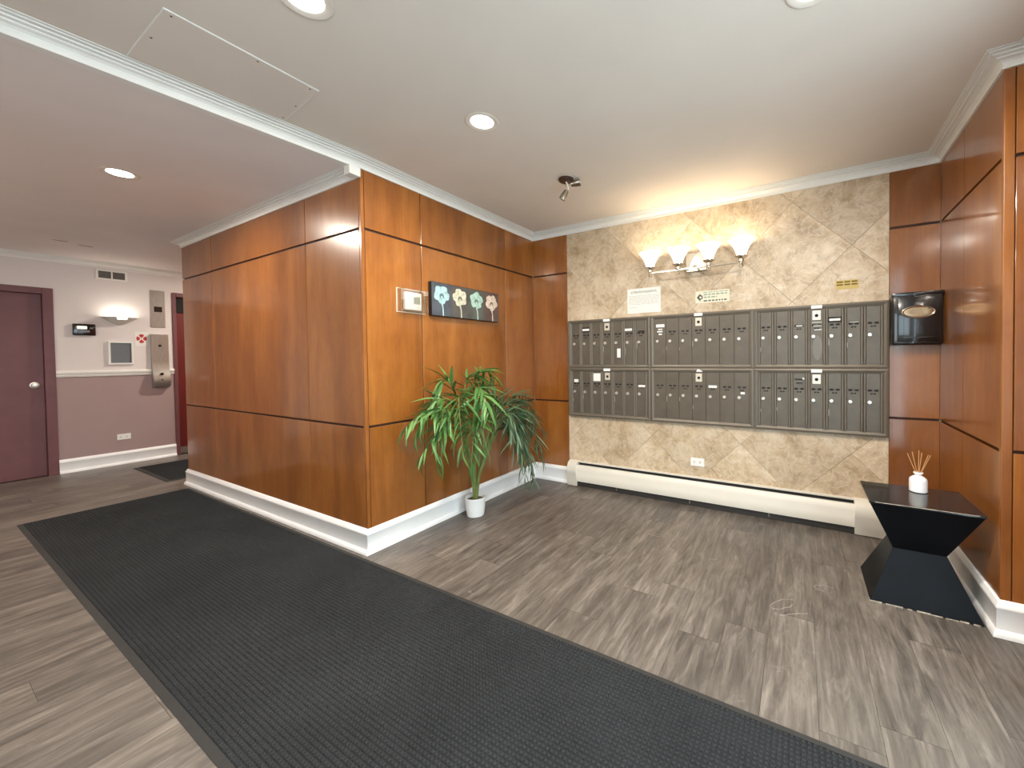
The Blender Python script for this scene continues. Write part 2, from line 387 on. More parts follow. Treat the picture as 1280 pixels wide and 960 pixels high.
# end of the block, round the corner towards the lift
wA2 = tag(box('wall_lift_lobby', XA+T, XA+0.1, 0.1, YFAR, 0, ZC, GROOVE), 'cherry panelled end of the wood block by the lift', 'wall', kind='structure')
for z0, z1 in rows(ZH): panel(wA2, XA, XA+T, T+0.0005, YFAR, z0, z1)
# ---- alcove side wall with the painting
wB = tag(box('wall_alcove', -0.10, -T, 0.10, YB+0.1, 0, ZC+0.1, GROOVE), 'cherry panelled alcove wall behind the palm and flower canvas', 'wall', kind='structure')
box('corner_post', -0.022, 0.0, 0.0, 0.022, 0.02, ZC, WOOD, wB, 0.002, 1)
for z0, z1 in rows(ZC):
    for a, b in ((0.022+VG, YB1-VG), (YB1+VG, YB2-VG), (YB2+VG, YB)):
        panel(wB, -T, 0, a, b, z0, z1)
# ---- back wall
wC = tag(box('wall_back', -T, XC2+0.1, YB+T, YB+0.12, 0, ZC+0.1, GROUT), 'travertine tiled back wall flanked by cherry panels', 'wall', kind='structure')
box('groove_backing', 0.0, XC0-0.002, YB+T-0.001, YB+T, 0, ZC, GROOVE, wC); box('groove_backing', XC1+0.002, XC2, YB+T-0.001, YB+T, 0, ZC, GROOVE, wC)
for z0, z1 in rows(ZC):
    panel(wC, 0.0, XC0-0.002, YB, YB+T-0.001, z0, z1); panel(wC, XC1+0.002, XC2, YB, YB+T-0.001, z0, z1)
# travertine set on the diagonal
S = 0.735; SUM0, DIF0 = 4.77, 0.0; g = 0.0012
def clip(poly, x0, x1, z0, z1):
    for ax, lim, sg in ((0, x0, 1), (0, x1, -1), (1, z0, 1), (1, z1, -1)):
        out = []
        for i, p in enumerate(poly):
            q = poly[(i+1) % len(poly)]; a = sg*(p[ax]-lim); b = sg*(q[ax]-lim)
            if a >= 0: out.append(p)
            if (a > 0 > b) or (a < 0 < b):
                s = a/(a-b); out.append((p[0]+s*(q[0]-p[0]), p[1]+s*(q[1]-p[1])))
        poly = out
        if len(poly) < 3: return []
    return poly
for i in range(-7, 2):
    for j in range(-4, 5):
        s0, s1, d0, d1 = SUM0+i*S+g, SUM0+(i+1)*S-g, DIF0+j*S+g, DIF0+(j+1)*S-g
        pz = clip([((s+d_)/2, (s-d_)/2) for s, d_ in ((s0, d0), (s1, d0), (s1, d1), (s0, d1))], XC0+0.001, XC1-0.001, 0.005, ZC)
        if len(pz) < 3: continue
        ar = abs(sum(pz[k][0]*pz[(k+1) % len(pz)][1]-pz[(k+1) % len(pz)][0]*pz[k][1] for k in range(len(pz))))/2
        if ar < 0.0015: continue
        cx = sum(p[0] for p in pz)/len(pz); cz = sum(p[1] for p in pz)/len(pz)
        yo = YB + random.uniform(0.0, 0.0015)
        bm = bmesh.new(); prism(bm, pz, lambda p: (p[0], YB+T, p[1]), lambda p: (p[0], yo, p[1]))
        finish('tile', bm, STONE, wC)
# ---- right side of the alcove and its return
wD = tag(box('wall_right', XC2+T+0.002, XC2+0.1, YD+0.02, YB+T-0.001, 0, ZC, GROOVE), 'glossy cherry panelled side wall behind the hourglass table', 'wall', kind='structure')
for z0, z1 in rows(ZC):
    for a, b in ((YD+0.024, YDV-VG*0.6), (YDV+VG*0.6, YB-0.0005)):
        bm = bmesh.new(); xa = lambda y: XE+(XC2-XE)*(y-YD)/(YB-YD)
        prism(bm, [(xa(a), a), (XC2+T+0.001, a), (XC2+T+0.001, b), (xa(b), b)], lambda p: (p[0], p[1], z0), lambda p: (p[0], p[1], z1))
        finish('panel', bm, WOOD, wD)
wE = tag(box('wall_right_return', XE+0.02, XF+0.3, YD+T, YD+0.0195, 0, ZC, GROOVE), 'narrow cherry return beside the hourglass table', 'wall', kind='structure')
box('corner_post', XE, XE+0.035, YD, YD+T-0.0005, 0.02, ZC, WOOD, wE, 0.003, 2)
box('corner_post', XE, XE+0.0195, YD+T, YD+0.0235, 0.02, ZC, WOOD, wE)
for z0, z1 in rows(ZC): panel(wE, XE+0.0385, XF, YD, YD+T-0.0005, z0, z1)
# ---- hall end wall (pale above the rail, mauve below)
wL = tag(box('wall_left', XL-0.15, XL, -0.56, 0.395, 0, ZC, PALE), 'two-tone hall end wall, pale above and mauve below', 'wall', kind='structure')
box('wall_section', XL-0.15, XL, YN-0.2, -0.5601, 2.10, ZC, PALE, wL); box('wall_section', XL-0.15, XL, YN-0.2, -1.66, 0, 2.0999, PALE, wL)
box('wall_section', XL-0.15, XL, 0.3951, 1.45, 2.19, ZC, PALE, wL); box('wall_section', XL-0.15, XL, 1.4501, YFAR+0.2, 0, ZC, PALE, wL)
box('mauve_dado', XL, XL+0.0015, -0.56, 0.395, 0.0, 1.11, MAUVE, wL)
wFar = tag(box('wall_lift_end', XL, XA, YFAR, YFAR+0.15, 0, ZC, PALE), 'pale wall at the far end of the lift lobby', 'wall', kind='structure')
# ---- wall behind the camera and glazed entrance wall
wN = tag(box('wall_front', XL, 2.05, YN-0.15, YN, 0, ZC, PALE), 'pale lobby wall behind the viewer', 'wall', kind='structure')
box('wall_section', 2.0501, XF, YN-0.15, YN, 0, 0.25, PALE, wN); box('wall_section', 2.0501, XF, YN-0.15, YN, 2.2501, ZC, PALE, wN); box('wall_section', 3.2001, XF, YN-0.15, YN, 0.2501, 2.25, PALE, wN)
w1 = tag(thing('window_1', (2.62, YN-0.07, 0.25), 'tall fixed lobby window behind the viewer', 'window', kind='structure'))
bm = bmesh.new()
for a in ((2.0501, 2.10), (2.60, 2.65), (3.15, 3.20)): bx(bm, a[0], a[1], YN-0.11, YN-0.03, 0.2501, 2.25)
for z0, z1 in ((0.2501, 0.31), (2.19, 2.25)):
    bx(bm, 2.10, 2.60, YN-0.11, YN-0.03, z0, z1); bx(bm, 2.65, 3.15, YN-0.11, YN-0.03, z0, z1)
finish('window_frame', bm, BRONZE, w1)
for a in ((2.10, 2.60), (2.65, 3.15)): box('pane', a[0], a[1], YN-0.074, YN-0.066, 0.31, 2.19, GLASS, w1)
wF = tag(box('wall_entrance', XF+0.001, XF+0.15, 0.35, YD-0.0005, 0, ZC, WOOD), 'wood clad entrance wall around the glazed doors', 'wall', kind='structure')
box('wall_section', XF+0.001, XF+0.15, YN-0.15, -2.25, 0, ZC, WOOD, wF)
box('wall_section', XF+0.001, XF+0.15, -2.2499, 0.3499, 2.25, ZC, WOOD, wF)
d1 = tag(thing('door_1', (XF+0.07, -0.95, 0), 'glazed double entrance doors opening to daylight', 'door', kind='structure'))
bm = bmesh.new()
for y0, y1 in ((-2.2499, -2.20), (-0.98, -0.92), (0.30, 0.3499)): bx(bm, XF+0.03, XF+0.11, y0, y1, 0.0, 2.2499)
for z0, z1 in ((0.0, 0.12), (2.19, 2.2499)):
    bx(bm, XF+0.03, XF+0.11, -2.20, -0.98, z0, z1); bx(bm, XF+0.03, XF+0.11, -0.92, 0.30, z0, z1)
finish('door_frame', bm, BRONZE, d1)
for y0, y1 in ((-2.20, -0.98), (-0.92, 0.30)): box('pane', XF+0.066, XF+0.074, y0, y1, 0.12, 2.19, GLASS, d1)

# ---- mouldings
bm = bmesh.new()
sweep(bm, [(fx(YN), YN+0.001), (0.0, 0.0), (0.0, YB), (XC2, YB), (XE, YD), (XF, YD), (XF, YN+0.001)], crown_prof(ZC-0.0005))
tag(finish('trim_1', bm, TRIM), 'stepped white crown moulding around the lobby ceiling', 'crown moulding', kind='structure')
bm = bmesh.new(); sweep(bm, [(XA, YFAR-0.001), (XA, 0.0), (-0.05, 0.0)], [(o*-1*-1, z) for o, z in crown_prof(ZH-0.0005, 0.058, 0.068)])
trim2 = tag(finish('trim_2', bm, TRIM), 'white crown moulding along the top of the hall panels', 'crown moulding', kind='structure')
box('corner_block', -0.0495, 0.010, -0.072, -0.0005, ZH-0.058, ZH-0.001, TRIM, trim2, 0.002, 1)
bm = bmesh.new(); sweep(bm, [(XL, YN+0.001), (XL, YFAR-0.001)], crown_prof(ZH-0.0005, 0.070, 0.05))
tag(finish('trim_3', bm, TRIM), 'white crown moulding on the hall end wall', 'crown moulding', kind='structure')
# soffit edge strip under the lobby crown
bm = bmesh.new(); sweep(bm, [(fx(YN)+0.0, YN+0.001), (-0.006, -0.075)], [(-0.03, ZH-0.008), (0.012, ZH-0.008), (0.012, ZH+0.002), (-0.03, ZH-0.0005)])
tag(finish('trim_4', bm, TRIM), 'thin white bead along the edge of the hall soffit', 'trim', kind='structure')
bm = bmesh.new(); sweep(bm, [(XL, -0.56), (XL, 0.185)], [(0.002, 1.096), (0.012, 1.10), (0.018, 1.115), (0.018, 1.128), (0.026, 1.134), (0.030, 1.150), (0.026, 1.166), (0.012, 1.172), (0.002, 1.172)])
sweep(bm, [(XL, 0.349), (XL, 0.395)], [(0.002, 1.096), (0.012, 1.10), (0.018, 1.115), (0.018, 1.128), (0.026, 1.134), (0.030, 1.150), (0.026, 1.166), (0.012, 1.172), (0.002, 1.172)])
tag(finish('trim_5', bm, TRIM), 'white chair rail across the hall end wall', 'chair rail', kind='structure')
bm = bmesh.new(); sweep(bm, [(XA, 0.6), (XA, 0.0), (0.0, 0.0), (0.0, YB), (XC0+0.012, YB)], BB_PROF)
tag(finish('baseboard_block', bm, BASE, smooth=True), 'white baseboard wrapping the cherry panelled block', 'baseboard', kind='structure')
bm = bmesh.new(); sweep(bm, [(XC2, YB), (XE, YD), (XF, YD)], BB_PROF)
tag(finish('baseboard_right', bm, BASE, smooth=True), 'white baseboard behind and beside the hourglass table', 'baseboard', kind='structure')
bm = bmesh.new(); sweep(bm, [(XL+0.0015, -0.56), (XL+0.0015, 0.395)], BB_PROF)
tag(finish('baseboard_left', bm, BASE, smooth=True), 'white baseboard below the mauve wall', 'baseboard', kind='structure')

# ---- hall door and lift door
d2 = tag(thing('door_2', (XL, -1.1, 0), 'maroon hall door with a round steel knob', 'door', kind='structure'))
bm = bmesh.new()
for y0, y1 in ((-0.635, -0.5605), (-1.6595, -1.585)): bx(bm, XL-0.10, XL+0.018, y0, y1, 0, 2.0995, 0.003, 1)
bx(bm, XL-0.10, XL+0.018, -1.585, -0.635, 2.03, 2.0995, 0.003, 1)
finish('door_frame', bm, MAROON, d2)
box('unseen_backing', XL-0.15, XL-0.101, -1.6595, -0.5605, 0.0, 2.0995, BLACKHOLE, d2)  # unseen board added to stop daylight leaking under the door
box('door_leaf', XL-0.075, XL-0.03, -1.584, -0.636, 0.003, 2.029, MAROON, d2, 0.002, 1)
bm = bmesh.new(); lathe(bm, [(0.034, 0), (0.034, 0.006), (0.012, 0.010), (0.012, 0.032), (0.026, 0.038), (0.029, 0.052), (0.024, 0.064), (0.008, 0.068)], (XL-0.03, -0.70, 1.02), 20, 'X')
finish('knob', bm, CHROME, d2, True)
d3 = tag(thing('door_3', (XL, 0.9, 0), 'dark red lift door at the end of the hall', 'door', kind='structure'))
bm = bmesh.new()
for y0, y1 in ((0.3955, 0.435), (1.41, 1.4495)): bx(bm, XL-0.12, XL+0.012, y0, y1, 0, 2.1895, 0.003, 1)
bx(bm, XL-0.12, XL+0.012, 0.435, 1.41, 2.135, 2.1895, 0.003, 1)
finish('door_frame', bm, MAROON, d3)
box('unseen_backing', XL-0.15, XL-0.121, 0.3955, 1.4495, 0.0, 2.1895, BLACKHOLE, d3)
box('door_leaf', XL-0.09, XL-0.05, 0.4355, 1.4095, 0.005, 2.134, MAROOND, d3)
box('header_shade', XL-0.05, XL-0.035, 0.445, 1.39, 1.93, 2.12, BLACKHOLE, d3)  # black box painting the shadow under the lift door header
box('kick_plate', XL-0.05, XL-0.046, 0.445, 1.39, 0.01, 0.10, STEEL, d3)

# ================================================================== THINGS
# ---- big entrance mat
def floor_mat(name, x0, x1, y0, y1, label, bw, pitx, pity, cat='mat'):
    t = thing(name, ((x0+x1)/2, (y0+y1)/2, 0), label, cat)
    h = 0.0088
    bm = bmesh.new()
    def strip(pa, pb, pc, pd):      # outer a,b (thin edge), inner c,d (full height)
        v = [bm.verts.new((*p, z)) for p, z in ((pa, 0.0022), (pb, 0.0022), (pc, h*0.75), (pd, h*0.75))]
        w_ = [bm.verts.new((*p, 0.0005)) for p in (pa, pb, pc, pd)]
        bm.faces.new(v); bm.faces.new(w_[::-1])
        for k in range(4): bm.faces.new((w_[k], w_[(k+1) % 4], v[(k+1) % 4], v[k]))
    X0, X1, Y0, Y1 = x0+bw, x1-bw, y0+bw, y1-bw
    strip((x0, y0), (x1, y0), (X1, Y0), (X0, Y0)); strip((x1, y1), (x0, y1), (X0, Y1), (X1, Y1))
    strip((x0, y1), (x0, y0), (X0, Y0), (X0, Y1)); strip((x1, y0), (x1, y1), (X1, Y1), (X1, Y0))
    finish('rubber_border', bm, RUBBER, t)
    box('backing', X0, X1, Y0, Y1, 0.0006, 0.0034, CARPET, t)
    # raised waffle blocks of the pile
    nx = int((X1-X0)/pitx); ny = int((Y1-Y0)/pity); px, py = (X1-X0)/nx, (Y1-Y0)/ny
    vs, fs = [], []
    rnd = random.Random(3)
    for j in range(ny):
        for i in range(nx):
            cx = X0+(i+0.5+(0.5 if j % 2 else 0.0)*0)*px; cy = Y0+(j+0.5)*py
            a, b = px*0.46, py*0.43; hh = h+rnd.uniform(-0.0007, 0.0007); c = 0.55
            n = len(vs)
            vs += [(cx-a, cy-b, 0.003), (cx+a, cy-b, 0.003), (cx+a, cy+b, 0.003), (cx-a, cy+b, 0.003),
                   (cx-a*c, cy-b*c, hh), (cx+a*c, cy-b*c, hh), (cx+a*c, cy+b*c, hh), (cx-a*c, cy+b*c, hh)]
            fs += [(n+4, n+5, n+6, n+7)] + [(n+k, n+(k+1) % 4, n+4+(k+1) % 4, n+4+k) for k in range(4)]
    me = bpy.data.meshes.new('waffle_pile'); o_ = org(t)
    me.from_pydata([(a-o_.x, b-o_.y, c) for a, b, c in vs], [], fs); me.materials.append(CARPET)
    o = bpy.data.objects.new('waffle_pile', me); COL.objects.link(o); o.parent = t; o['kind'] = 'stuff'
    return t
floor_mat('entrance_mat', -2.872, 3.22, -1.032, -0.052, 'long charcoal waffle entrance mat with rubber edge', 0.025, 0.0165, 0.0165)
floor_mat('hall_mat', -4.48, -3.35, -0.088, 0.80, 'small dark mat in front of the lift', 0.04, 0.02, 0.02)

# ---- mailboxes
MX = [0.442, 1.283, 2.120, 2.957]; MZ = [0.684, 1.151, 1.612]
YM = YB-0.030
FACE = {0: 'upper', 1: 'lower'}
MLAB = {(0, 0): 'bronze mailbox bank nearest the corner, top row, white tag on its fifth door',
        (0, 1): 'bronze mailbox bank nearest the corner, bottom row, square white card on its third door',
        (1, 0): 'middle bronze mailbox bank of the top row, four white tags on first door',
        (1, 1): 'middle bronze mailbox bank of the bottom row, torn tag on its top rail',
        (2, 0): 'bronze mailbox bank beside the black tissue dispenser, top row, pale smear on centre door',
        (2, 1): 'bronze mailbox bank of the bottom row on the tissue dispenser side'}
def mail_bank(ci, ri):
    x0, x1 = MX[ci]+0.001, MX[ci+1]-0.001
    z0, z1 = (MZ[1]+0.001, MZ[2]) if ri == 0 else (MZ[0], MZ[1]-0.001)
    t = thing('mailbox_bank', ((x0+x1)/2, YB, z0), MLAB[(ci, ri)], 'mailbox', 'mailbox banks on the travertine wall')
    fw = 0.030
    box('body', x0+0.004, x1-0.004, YM+0.010, YB-0.0005, z0+0.004, z1-0.004, MAILB, t)
    bm = bmesh.new()                                   # picture-frame border with a raised outer lip
    def fr(o, i, ya, yb):
        ou = [(x0+o, z0+o), (x1-o, z0+o), (x1-o, z1-o), (x0+o, z1-o)]; inn = [(x0+i, z0+i), (x1-i, z0+i), (x1-i, z1-i), (x0+i, z1-i)]
        A = [bm.verts.new((p[0], YM+0.010, p[1])) for p in ou]; Bv = [bm.verts.new((p[0], ya, p[1])) for p in ou]
        Cv = [bm.verts.new((p[0], yb, p[1])) for p in inn]; D = [bm.verts.new((p[0], YM+0.010, p[1])) for p in inn]
        for P, Q in ((A, Bv), (Bv, Cv), (Cv, D)):
            for k in range(4): bm.faces.new((P[k], P[(k+1) % 4], Q[(k+1) % 4], Q[k]))
    fr(0.0, 0.013, YM-0.002, YM-0.006); fr(0.013, fw, YM-0.004, YM+0.003)
    finish('frame', bm, MAILB, t)
    dx0, dx1, dz0, dz1 = x0+fw, x1-fw, z0+fw, z1-fw-0.004
    pit = (dx1-dx0)/7; flat = (ci == 1)
    H = dz1-dz0
    for k in range(7):
        a, b = dx0+k*pit, dx0+(k+1)*pit
        ga = 0.0012 if flat else 0.0165
        if not flat:
            bm = bmesh.new()
            for u, v_ in ((a+0.0012, a+0.0155), (b-0.0155, b-0.0012)):
                w_ = v_-u; prism(bm, [(u, YM+0.0098), (u, YM-0.001), (u+w_*0.15, YM-0.0045), (u+w_*0.38, YM-0.0062), (u+w_*0.62, YM-0.0062), (u+w_*0.85, YM-0.0045), (v_, YM-0.001), (v_, YM+0.0098)], lambda p: (p[0], p[1], dz0), lambda p: (p[0], p[1], dz1))
            finish('rail', bm, MAILHL, t, True)
        bm = bmesh.new(); bx(bm, a+ga, b-ga, YM+(0.001 if flat else 0.0045), YM+0.0095, dz0+0.001, dz1-0.001, 0.001, 1)
        door = finish('door', bm, MAILD, t)
        yd = YM+(0.001 if flat else 0.0045); cx = (a+b)/2; zs = dz1-H*0.285; sw = pit*0.10
        bm = bmesh.new()
        for s in (-1, 1):
            bx(bm, cx+s*pit*0.17-sw, cx+s*pit*0.17+sw, yd-0.0008, yd+0.0002, zs-0.0075, zs+0.0065)
            bx(bm, cx+s*pit*0.08-sw*0.6, cx+s*pit*0.08+sw*0.6, yd-0.0008, yd+0.0002, zs-0.028, zs-0.019)
        bx(bm, cx-pit*0.12, cx+pit*0.12, yd-0.0006, yd+0.0002, zs-0.0015, zs+0.0005)
        finish('name_slot', bm, BLACKHOLE, door)
        bm = bmesh.new(); lathe(bm, [(0.014, 0.0), (0.014, -0.006), (0.011, -0.010), (0.004, -0.0105)], (cx-pit*0.18, yd, dz1-H*0.49), 14, 'Y')
        finish('lock', bm, CHROME, door, True)
        if k == 3:
            bm = bmesh.new(); zp = dz1-H*0.105
            bx(bm, cx-0.026, cx+0.026, yd-0.003, yd, zp-0.034, zp+0.034, 0.001, 1)
            pl_ = finish('arrow_lock_plate', bm, PLATE, door)
            bm = bmesh.new(); lathe(bm, [(0.012, 0.0), (0.012, -0.0012)], (cx, yd-0.003, zp-0.002), 14, 'Y'); finish('keyhole', bm, BLACKHOLE, door)
            if not (ci == 1 and ri == 1):
                box('number_tag', cx-0.034, cx+0.034, YM-0.0078, YM-0.0062, z1-0.028, z1-0.004, STICK, t)
            else:
                bm = bmesh.new(); prism(bm, [(-0.02, -0.012), (0.034, -0.012), (0.022, -0.002), (0.0, 0.010), (-0.012, 0.004)], lambda p: (cx+p[0], YM-0.0064, z1-0.016+p[1]), lambda p: (cx+p[0], YM-0.0078, z1-0.016+p[1]))
                finish('torn_tag', bm, STICK, t)
    def st(k, fx_, fz, w_, h_, mat=STICK, name='sticker', backing=False):
        cx = dx0+(k+0.5+fx_)*pit; cz = dz1-H*fz
        if backing: box('card_holder', cx-w_*0.62, cx+w_*0.62, YM-0.0008, YM+0.0009, cz-h_*1.15, cz+h_*1.15, BLACKHOLE, t)
        box(name, cx-w_/2, cx+w_/2, YM-0.0022, YM-0.0009, cz-h_/2, cz+h_/2, mat, t)
    if (ci, ri) == (0, 0):
        st(1, 0, 0.155, 0.072, 0.020, backing=True); st(5, -0.05, 0.20, 0.068, 0.020); st(4, 0.08, 0.73, 0.034, 0.082)
        box('card_holder', dx0+6.3*pit, dx0+6.8*pit, YM-0.001, YM+0.0009, dz1-H*0.26, dz1-H*0.235, BLACKHOLE, t)
    if (ci, ri) == (0, 1):
        st(0, 0.0, 0.22, 0.045, 0.028); st(2, 0.05, 0.13, 0.080, 0.074)
        st(6, 0.05, 0.31, 0.064, 0.020, backing=False)
    if (ci, ri) == (1, 0):
        st(0, 0.06, 0.15, 0.074, 0.026); st(0, 0.06, 0.228, 0.038, 0.010); st(0, 0.02, 0.278, 0.050, 0.011); st(0, 0.06, 0.335, 0.030, 0.012)
    if (ci, ri) == (1, 1):
        st(4, 0.0, 0.285, 0.066, 0.020); st(6, 0.06, 0.40, 0.030, 0.016)
    if (ci, ri) == (2, 0):
        st(4, 0.0, 0.20, 0.066, 0.016, backing=True); st(2, 0.02, 0.285, 0.040, 0.007, backing=True)
        st(3, 0.02, 0.235, 0.060, 0.006, INKG); st(3, 0.04, 0.30, 0.050, 0.008, INKG); st(3, 0.08, 0.37, 0.046, 0.010, INKG); st(5, 0.02, 0.26, 0.050, 0.006, INKG)
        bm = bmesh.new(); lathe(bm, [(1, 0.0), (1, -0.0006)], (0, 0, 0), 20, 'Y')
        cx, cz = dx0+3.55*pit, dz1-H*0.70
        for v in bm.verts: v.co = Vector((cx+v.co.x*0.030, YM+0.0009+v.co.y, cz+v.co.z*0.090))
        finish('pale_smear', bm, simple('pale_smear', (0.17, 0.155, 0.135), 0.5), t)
    if (ci, ri) == (2, 1):
        st(2, 0.0, 0.11, 0.056, 0.006, BLACKHOLE); st(2, 0.0, 0.18, 0.040, 0.006, BLACKHOLE); st(2, 0.24, 0.10, 0.012, 0.014)
    # bare scratches by the door edges
    rnd = random.Random(ci*7+ri)
    for k in rnd.sample(range(7), 3):
        cx = dx0+k*pit+(0.004 if flat else 0.018); cz = dz1-H*rnd.uniform(0.55, 0.72); hh = rnd.uniform(0.012, 0.03)
        box('scratch', cx, cx+0.003, YM+0.0002, YM+0.0009, cz-hh, cz+hh, INKG, t)
for ri in range(2):
    for ci in range(3): mail_bank(ci, ri)

# ---- baseboard heater
t = thing('baseboard_heater', (1.69, YB, 0), 'cream enamel baseboard heater under the mailboxes', 'heater')
HX0, HX1 = 0.436, 2.955
bm = bmesh.new()
def hp(x0, x1, poly): prism(bm, poly, lambda p: (x0, YB-p[0], p[1]), lambda p: (x1, YB-p[0], p[1]))
hp(HX0+0.10, HX1-0.19, [(0.0005, 0.02), (0.006, 0.02), (0.006, 0.224), (0.022, 0.224), (0.026, 0.228), (0.026, 0.235), (0.0005, 0.238)])
finish('back_and_hood', bm, HEAT, t)
bm = bmesh.new(); hp(HX0+0.10, HX1-0.19, [(0.060, 0.054), (0.068, 0.052), (0.072, 0.070), (0.072, 0.118), (0.070, 0.124), (0.070, 0.165), (0.064, 0.188), (0.052, 0.206), (0.049, 0.204), (0.060, 0.184), (0.064, 0.16)])
finish('front_cover', bm, HEAT, t, True)
bm = bmesh.new(); hp(HX0+0.10, HX1-0.19, [(0.0425, 0.203), (0.0445, 0.203), (0.0445, 0.209), (0.0425, 0.209)]); finish('damper', bm, HEAT, t)
bm = bmesh.new(); hp(HX0+0.10, HX1-0.19, [(0.0065, 0.004), (0.052, 0.004), (0.052, 0.046), (0.0085, 0.046), (0.0085, 0.196), (0.047, 0.196), (0.047, 0.2005), (0.0085, 0.2005), (0.0065, 0.222)]); finish('shade_fill', bm, HEATSH, t)  # dark filler painted as the shade in the top and bottom gaps
bm = bmesh.new(); tube(bm, [(HX0+0.1, YB-0.036, 0.095), (HX1-0.19, YB-0.036, 0.095)], 0.011, 10)
for k in range(110):
    xx = HX0+0.14+k*0.0194; bx(bm, xx, xx+0.0012, YB-0.060, YB-0.012, 0.060, 0.135)
finish('fin_element', bm, FIN, t)
for xx in (0.95, 1.62, 2.22):
    box('bracket', xx, xx+0.010, YB-0.058, YB-0.0525, 0.018, 0.057, FIN, t)
for a, b in ((HX0, HX0+0.102), (HX1-0.192, HX1)):
    bm = bmesh.new(); hp(a, b, [(0.0005, 0.004), (0.070, 0.004), (0.074, 0.010), (0.074, 0.118), (0.078, 0.124), (0.078, 0.168), (0.072, 0.196), (0.058, 0.220), (0.036, 0.236), (0.0005, 0.242)])
    finish('end_cap', bm, HEAT, t, True)

# ---- vanity light above the mailboxes
t = thing('vanity_light', (1.684, YB, 1.96), 'nickel vanity light with four frosted bell shades', 'wall light')
yv = YB-0.125; zb = 1.962
box('backplate', 1.60, 1.768, YB-0.022, YB-0.0005, 1.957, 2.113, NICKEL, t, 0.004, 2)
bm = bmesh.new(); tube(bm, [(1.684, YB-0.02, 2.0), (1.684, YB-0.09, 1.985), (1.684, yv, zb)], 0.009, 10); finish('arm', bm, NICKEL, t, True)
bm = bmesh.new(); bx(bm, 1.322, 2.046, yv-0.006, yv+0.006, zb-0.006, zb+0.006, 0.002, 1); finish('bar', bm, NICKEL, t)
for xx in (1.322, 1.563, 1.805, 2.046):
    bm = bmesh.new(); lathe(bm, [(0.010, -0.036), (0.016, -0.032), (0.016, -0.022), (0.013, -0.018), (0.013, 0.0), (0.019, 0.006), (0.019, 0.026), (0.030, 0.032), (0.044, 0.040), (0.046, 0.046), (0.010, 0.048)], (xx, yv, zb), 20)
    sk = finish('socket', bm, NICKEL, t, True)
    bm = bmesh.new()
    out = [(0.036, 0.046), (0.038, 0.066), (0.046, 0.090), (0.060, 0.118), (0.078, 0.146), (0.098, 0.170)]
    lathe(bm, out+[(r-0.004, h) for r, h in out[::-1]], (xx, yv, zb), 28, capb=False, capt=False)
    finish('glass_shade', bm, SHADE, t, True)
    bm = bmesh.new(); lathe(bm, [(0.008, 0.049), (0.012, 0.07), (0.024, 0.10), (0.026, 0.118), (0.018, 0.136), (0.004, 0.142)], (xx, yv, zb), 14); finish('bulb', bm, emis('bulb_glass', (1, 0.88, 0.68), 2.0) if xx < 1.4 else bpy.data.materials['bulb_glass'], t, True)
    ld = bpy.data.lights.new('vanity_bulb', 'POINT'); ld.energy = SCONCE_W; ld.color = (1.0, 0.86, 0.63); ld.shadow_soft_size = 0.02
    lo = bpy.data.objects.new('vanity_bulb', ld); COL.objects.link(lo); lo.location = Vector((xx, yv, zb+0.158))-org(t); lo.parent = t

# ---- recessed ceiling lamps
def can(x, y, z, label, power=CAN_W):
    t = thing('recessed_light', (x, y, z), label, 'ceiling light', 'recessed lamps in the ceilings')
    bm = bmesh.new(); lathe(bm, [(0.088, -0.0005), (0.090, -0.0035), (0.086, -0.006), (0.080, -0.006), (0.064, -0.0018), (0.060, -0.0010)], (x, y, z), 40, capb=False, capt=False)
    finish('trim_ring', bm, CEIL, t, True)
    bm = bmesh.new(); lathe(bm, [(0.0605, -0.0010), (0.057, -0.0030)], (x, y, z), 32); finish('lens', bm, LAMP, t)
    ld = bpy.data.lights.new('recessed_beam', 'AREA'); ld.shape = 'DISK'; ld.size = 0.11; ld.energy = power; ld.color = WARM
    lo = bpy.data.objects.new('recessed_beam', ld); COL.objects.link(lo); lo.location = Vector((0, 0, -0.0065)); lo.parent = t
can(0.940, 0.105, ZC, 'round recessed ceiling lamp between the wood wall and mailboxes')
can(0.915, -0.752, ZC, 'round recessed ceiling lamp beside the access panel')
can(2.480, 0.100, ZC, 'round recessed ceiling lamp cut by the top edge')
can(2.475, -0.90, ZC, 'round recessed ceiling lamp above the viewer')
can(-1.365, -0.738, ZH, 'round recessed ceiling lamp in the lower hall ceiling')
can(-3.98, 1.30, ZH, 'added unseen ceiling lamp in the lift lobby, brightening the hall', CAN_W*1.5)  # lamp added out of view to lift the hall brightness
can(-2.60, -2.40, ZH, 'added unseen ceiling lamp on the far side, brightening the hall')  # another unseen lamp, added to fill the hall with light

# ---- ceiling access panel
t = thing('access_panel', (0.22, -0.70, ZC), 'painted rectangular access panel screwed to the ceiling', 'access panel')
pz = [(0.440, -0.985), (0.452, -0.470), (0.052, -0.440), (0.005, -0.985)]
bm = bmesh.new(); prism(bm, pz, lambda p: (p[0], p[1], ZC-0.0005), lambda p: (p[0], p[1], ZC-0.0055)); finish('plate', bm, CEIL, t)
bm = bmesh.new()
for a, b in ((pz[0], pz[1]), (pz[1], pz[2]), (pz[3], pz[0])):
    tube(bm, [(*a, ZC-0.0035), (*b, ZC-0.0035)], 0.003, 6)
finish('bead', bm, TRIM, t)
for fx_, fy in ((0.42, -0.96), (0.43, -0.70), (0.435, -0.50), (0.24, -0.47), (0.08, -0.455), (0.22, -0.965)):
    bm = bmesh.new(); lathe(bm, [(0.004, -0.0055), (0.003, -0.0072)], (fx_, fy, ZC), 10); finish('screw', bm, BRONZE, t)

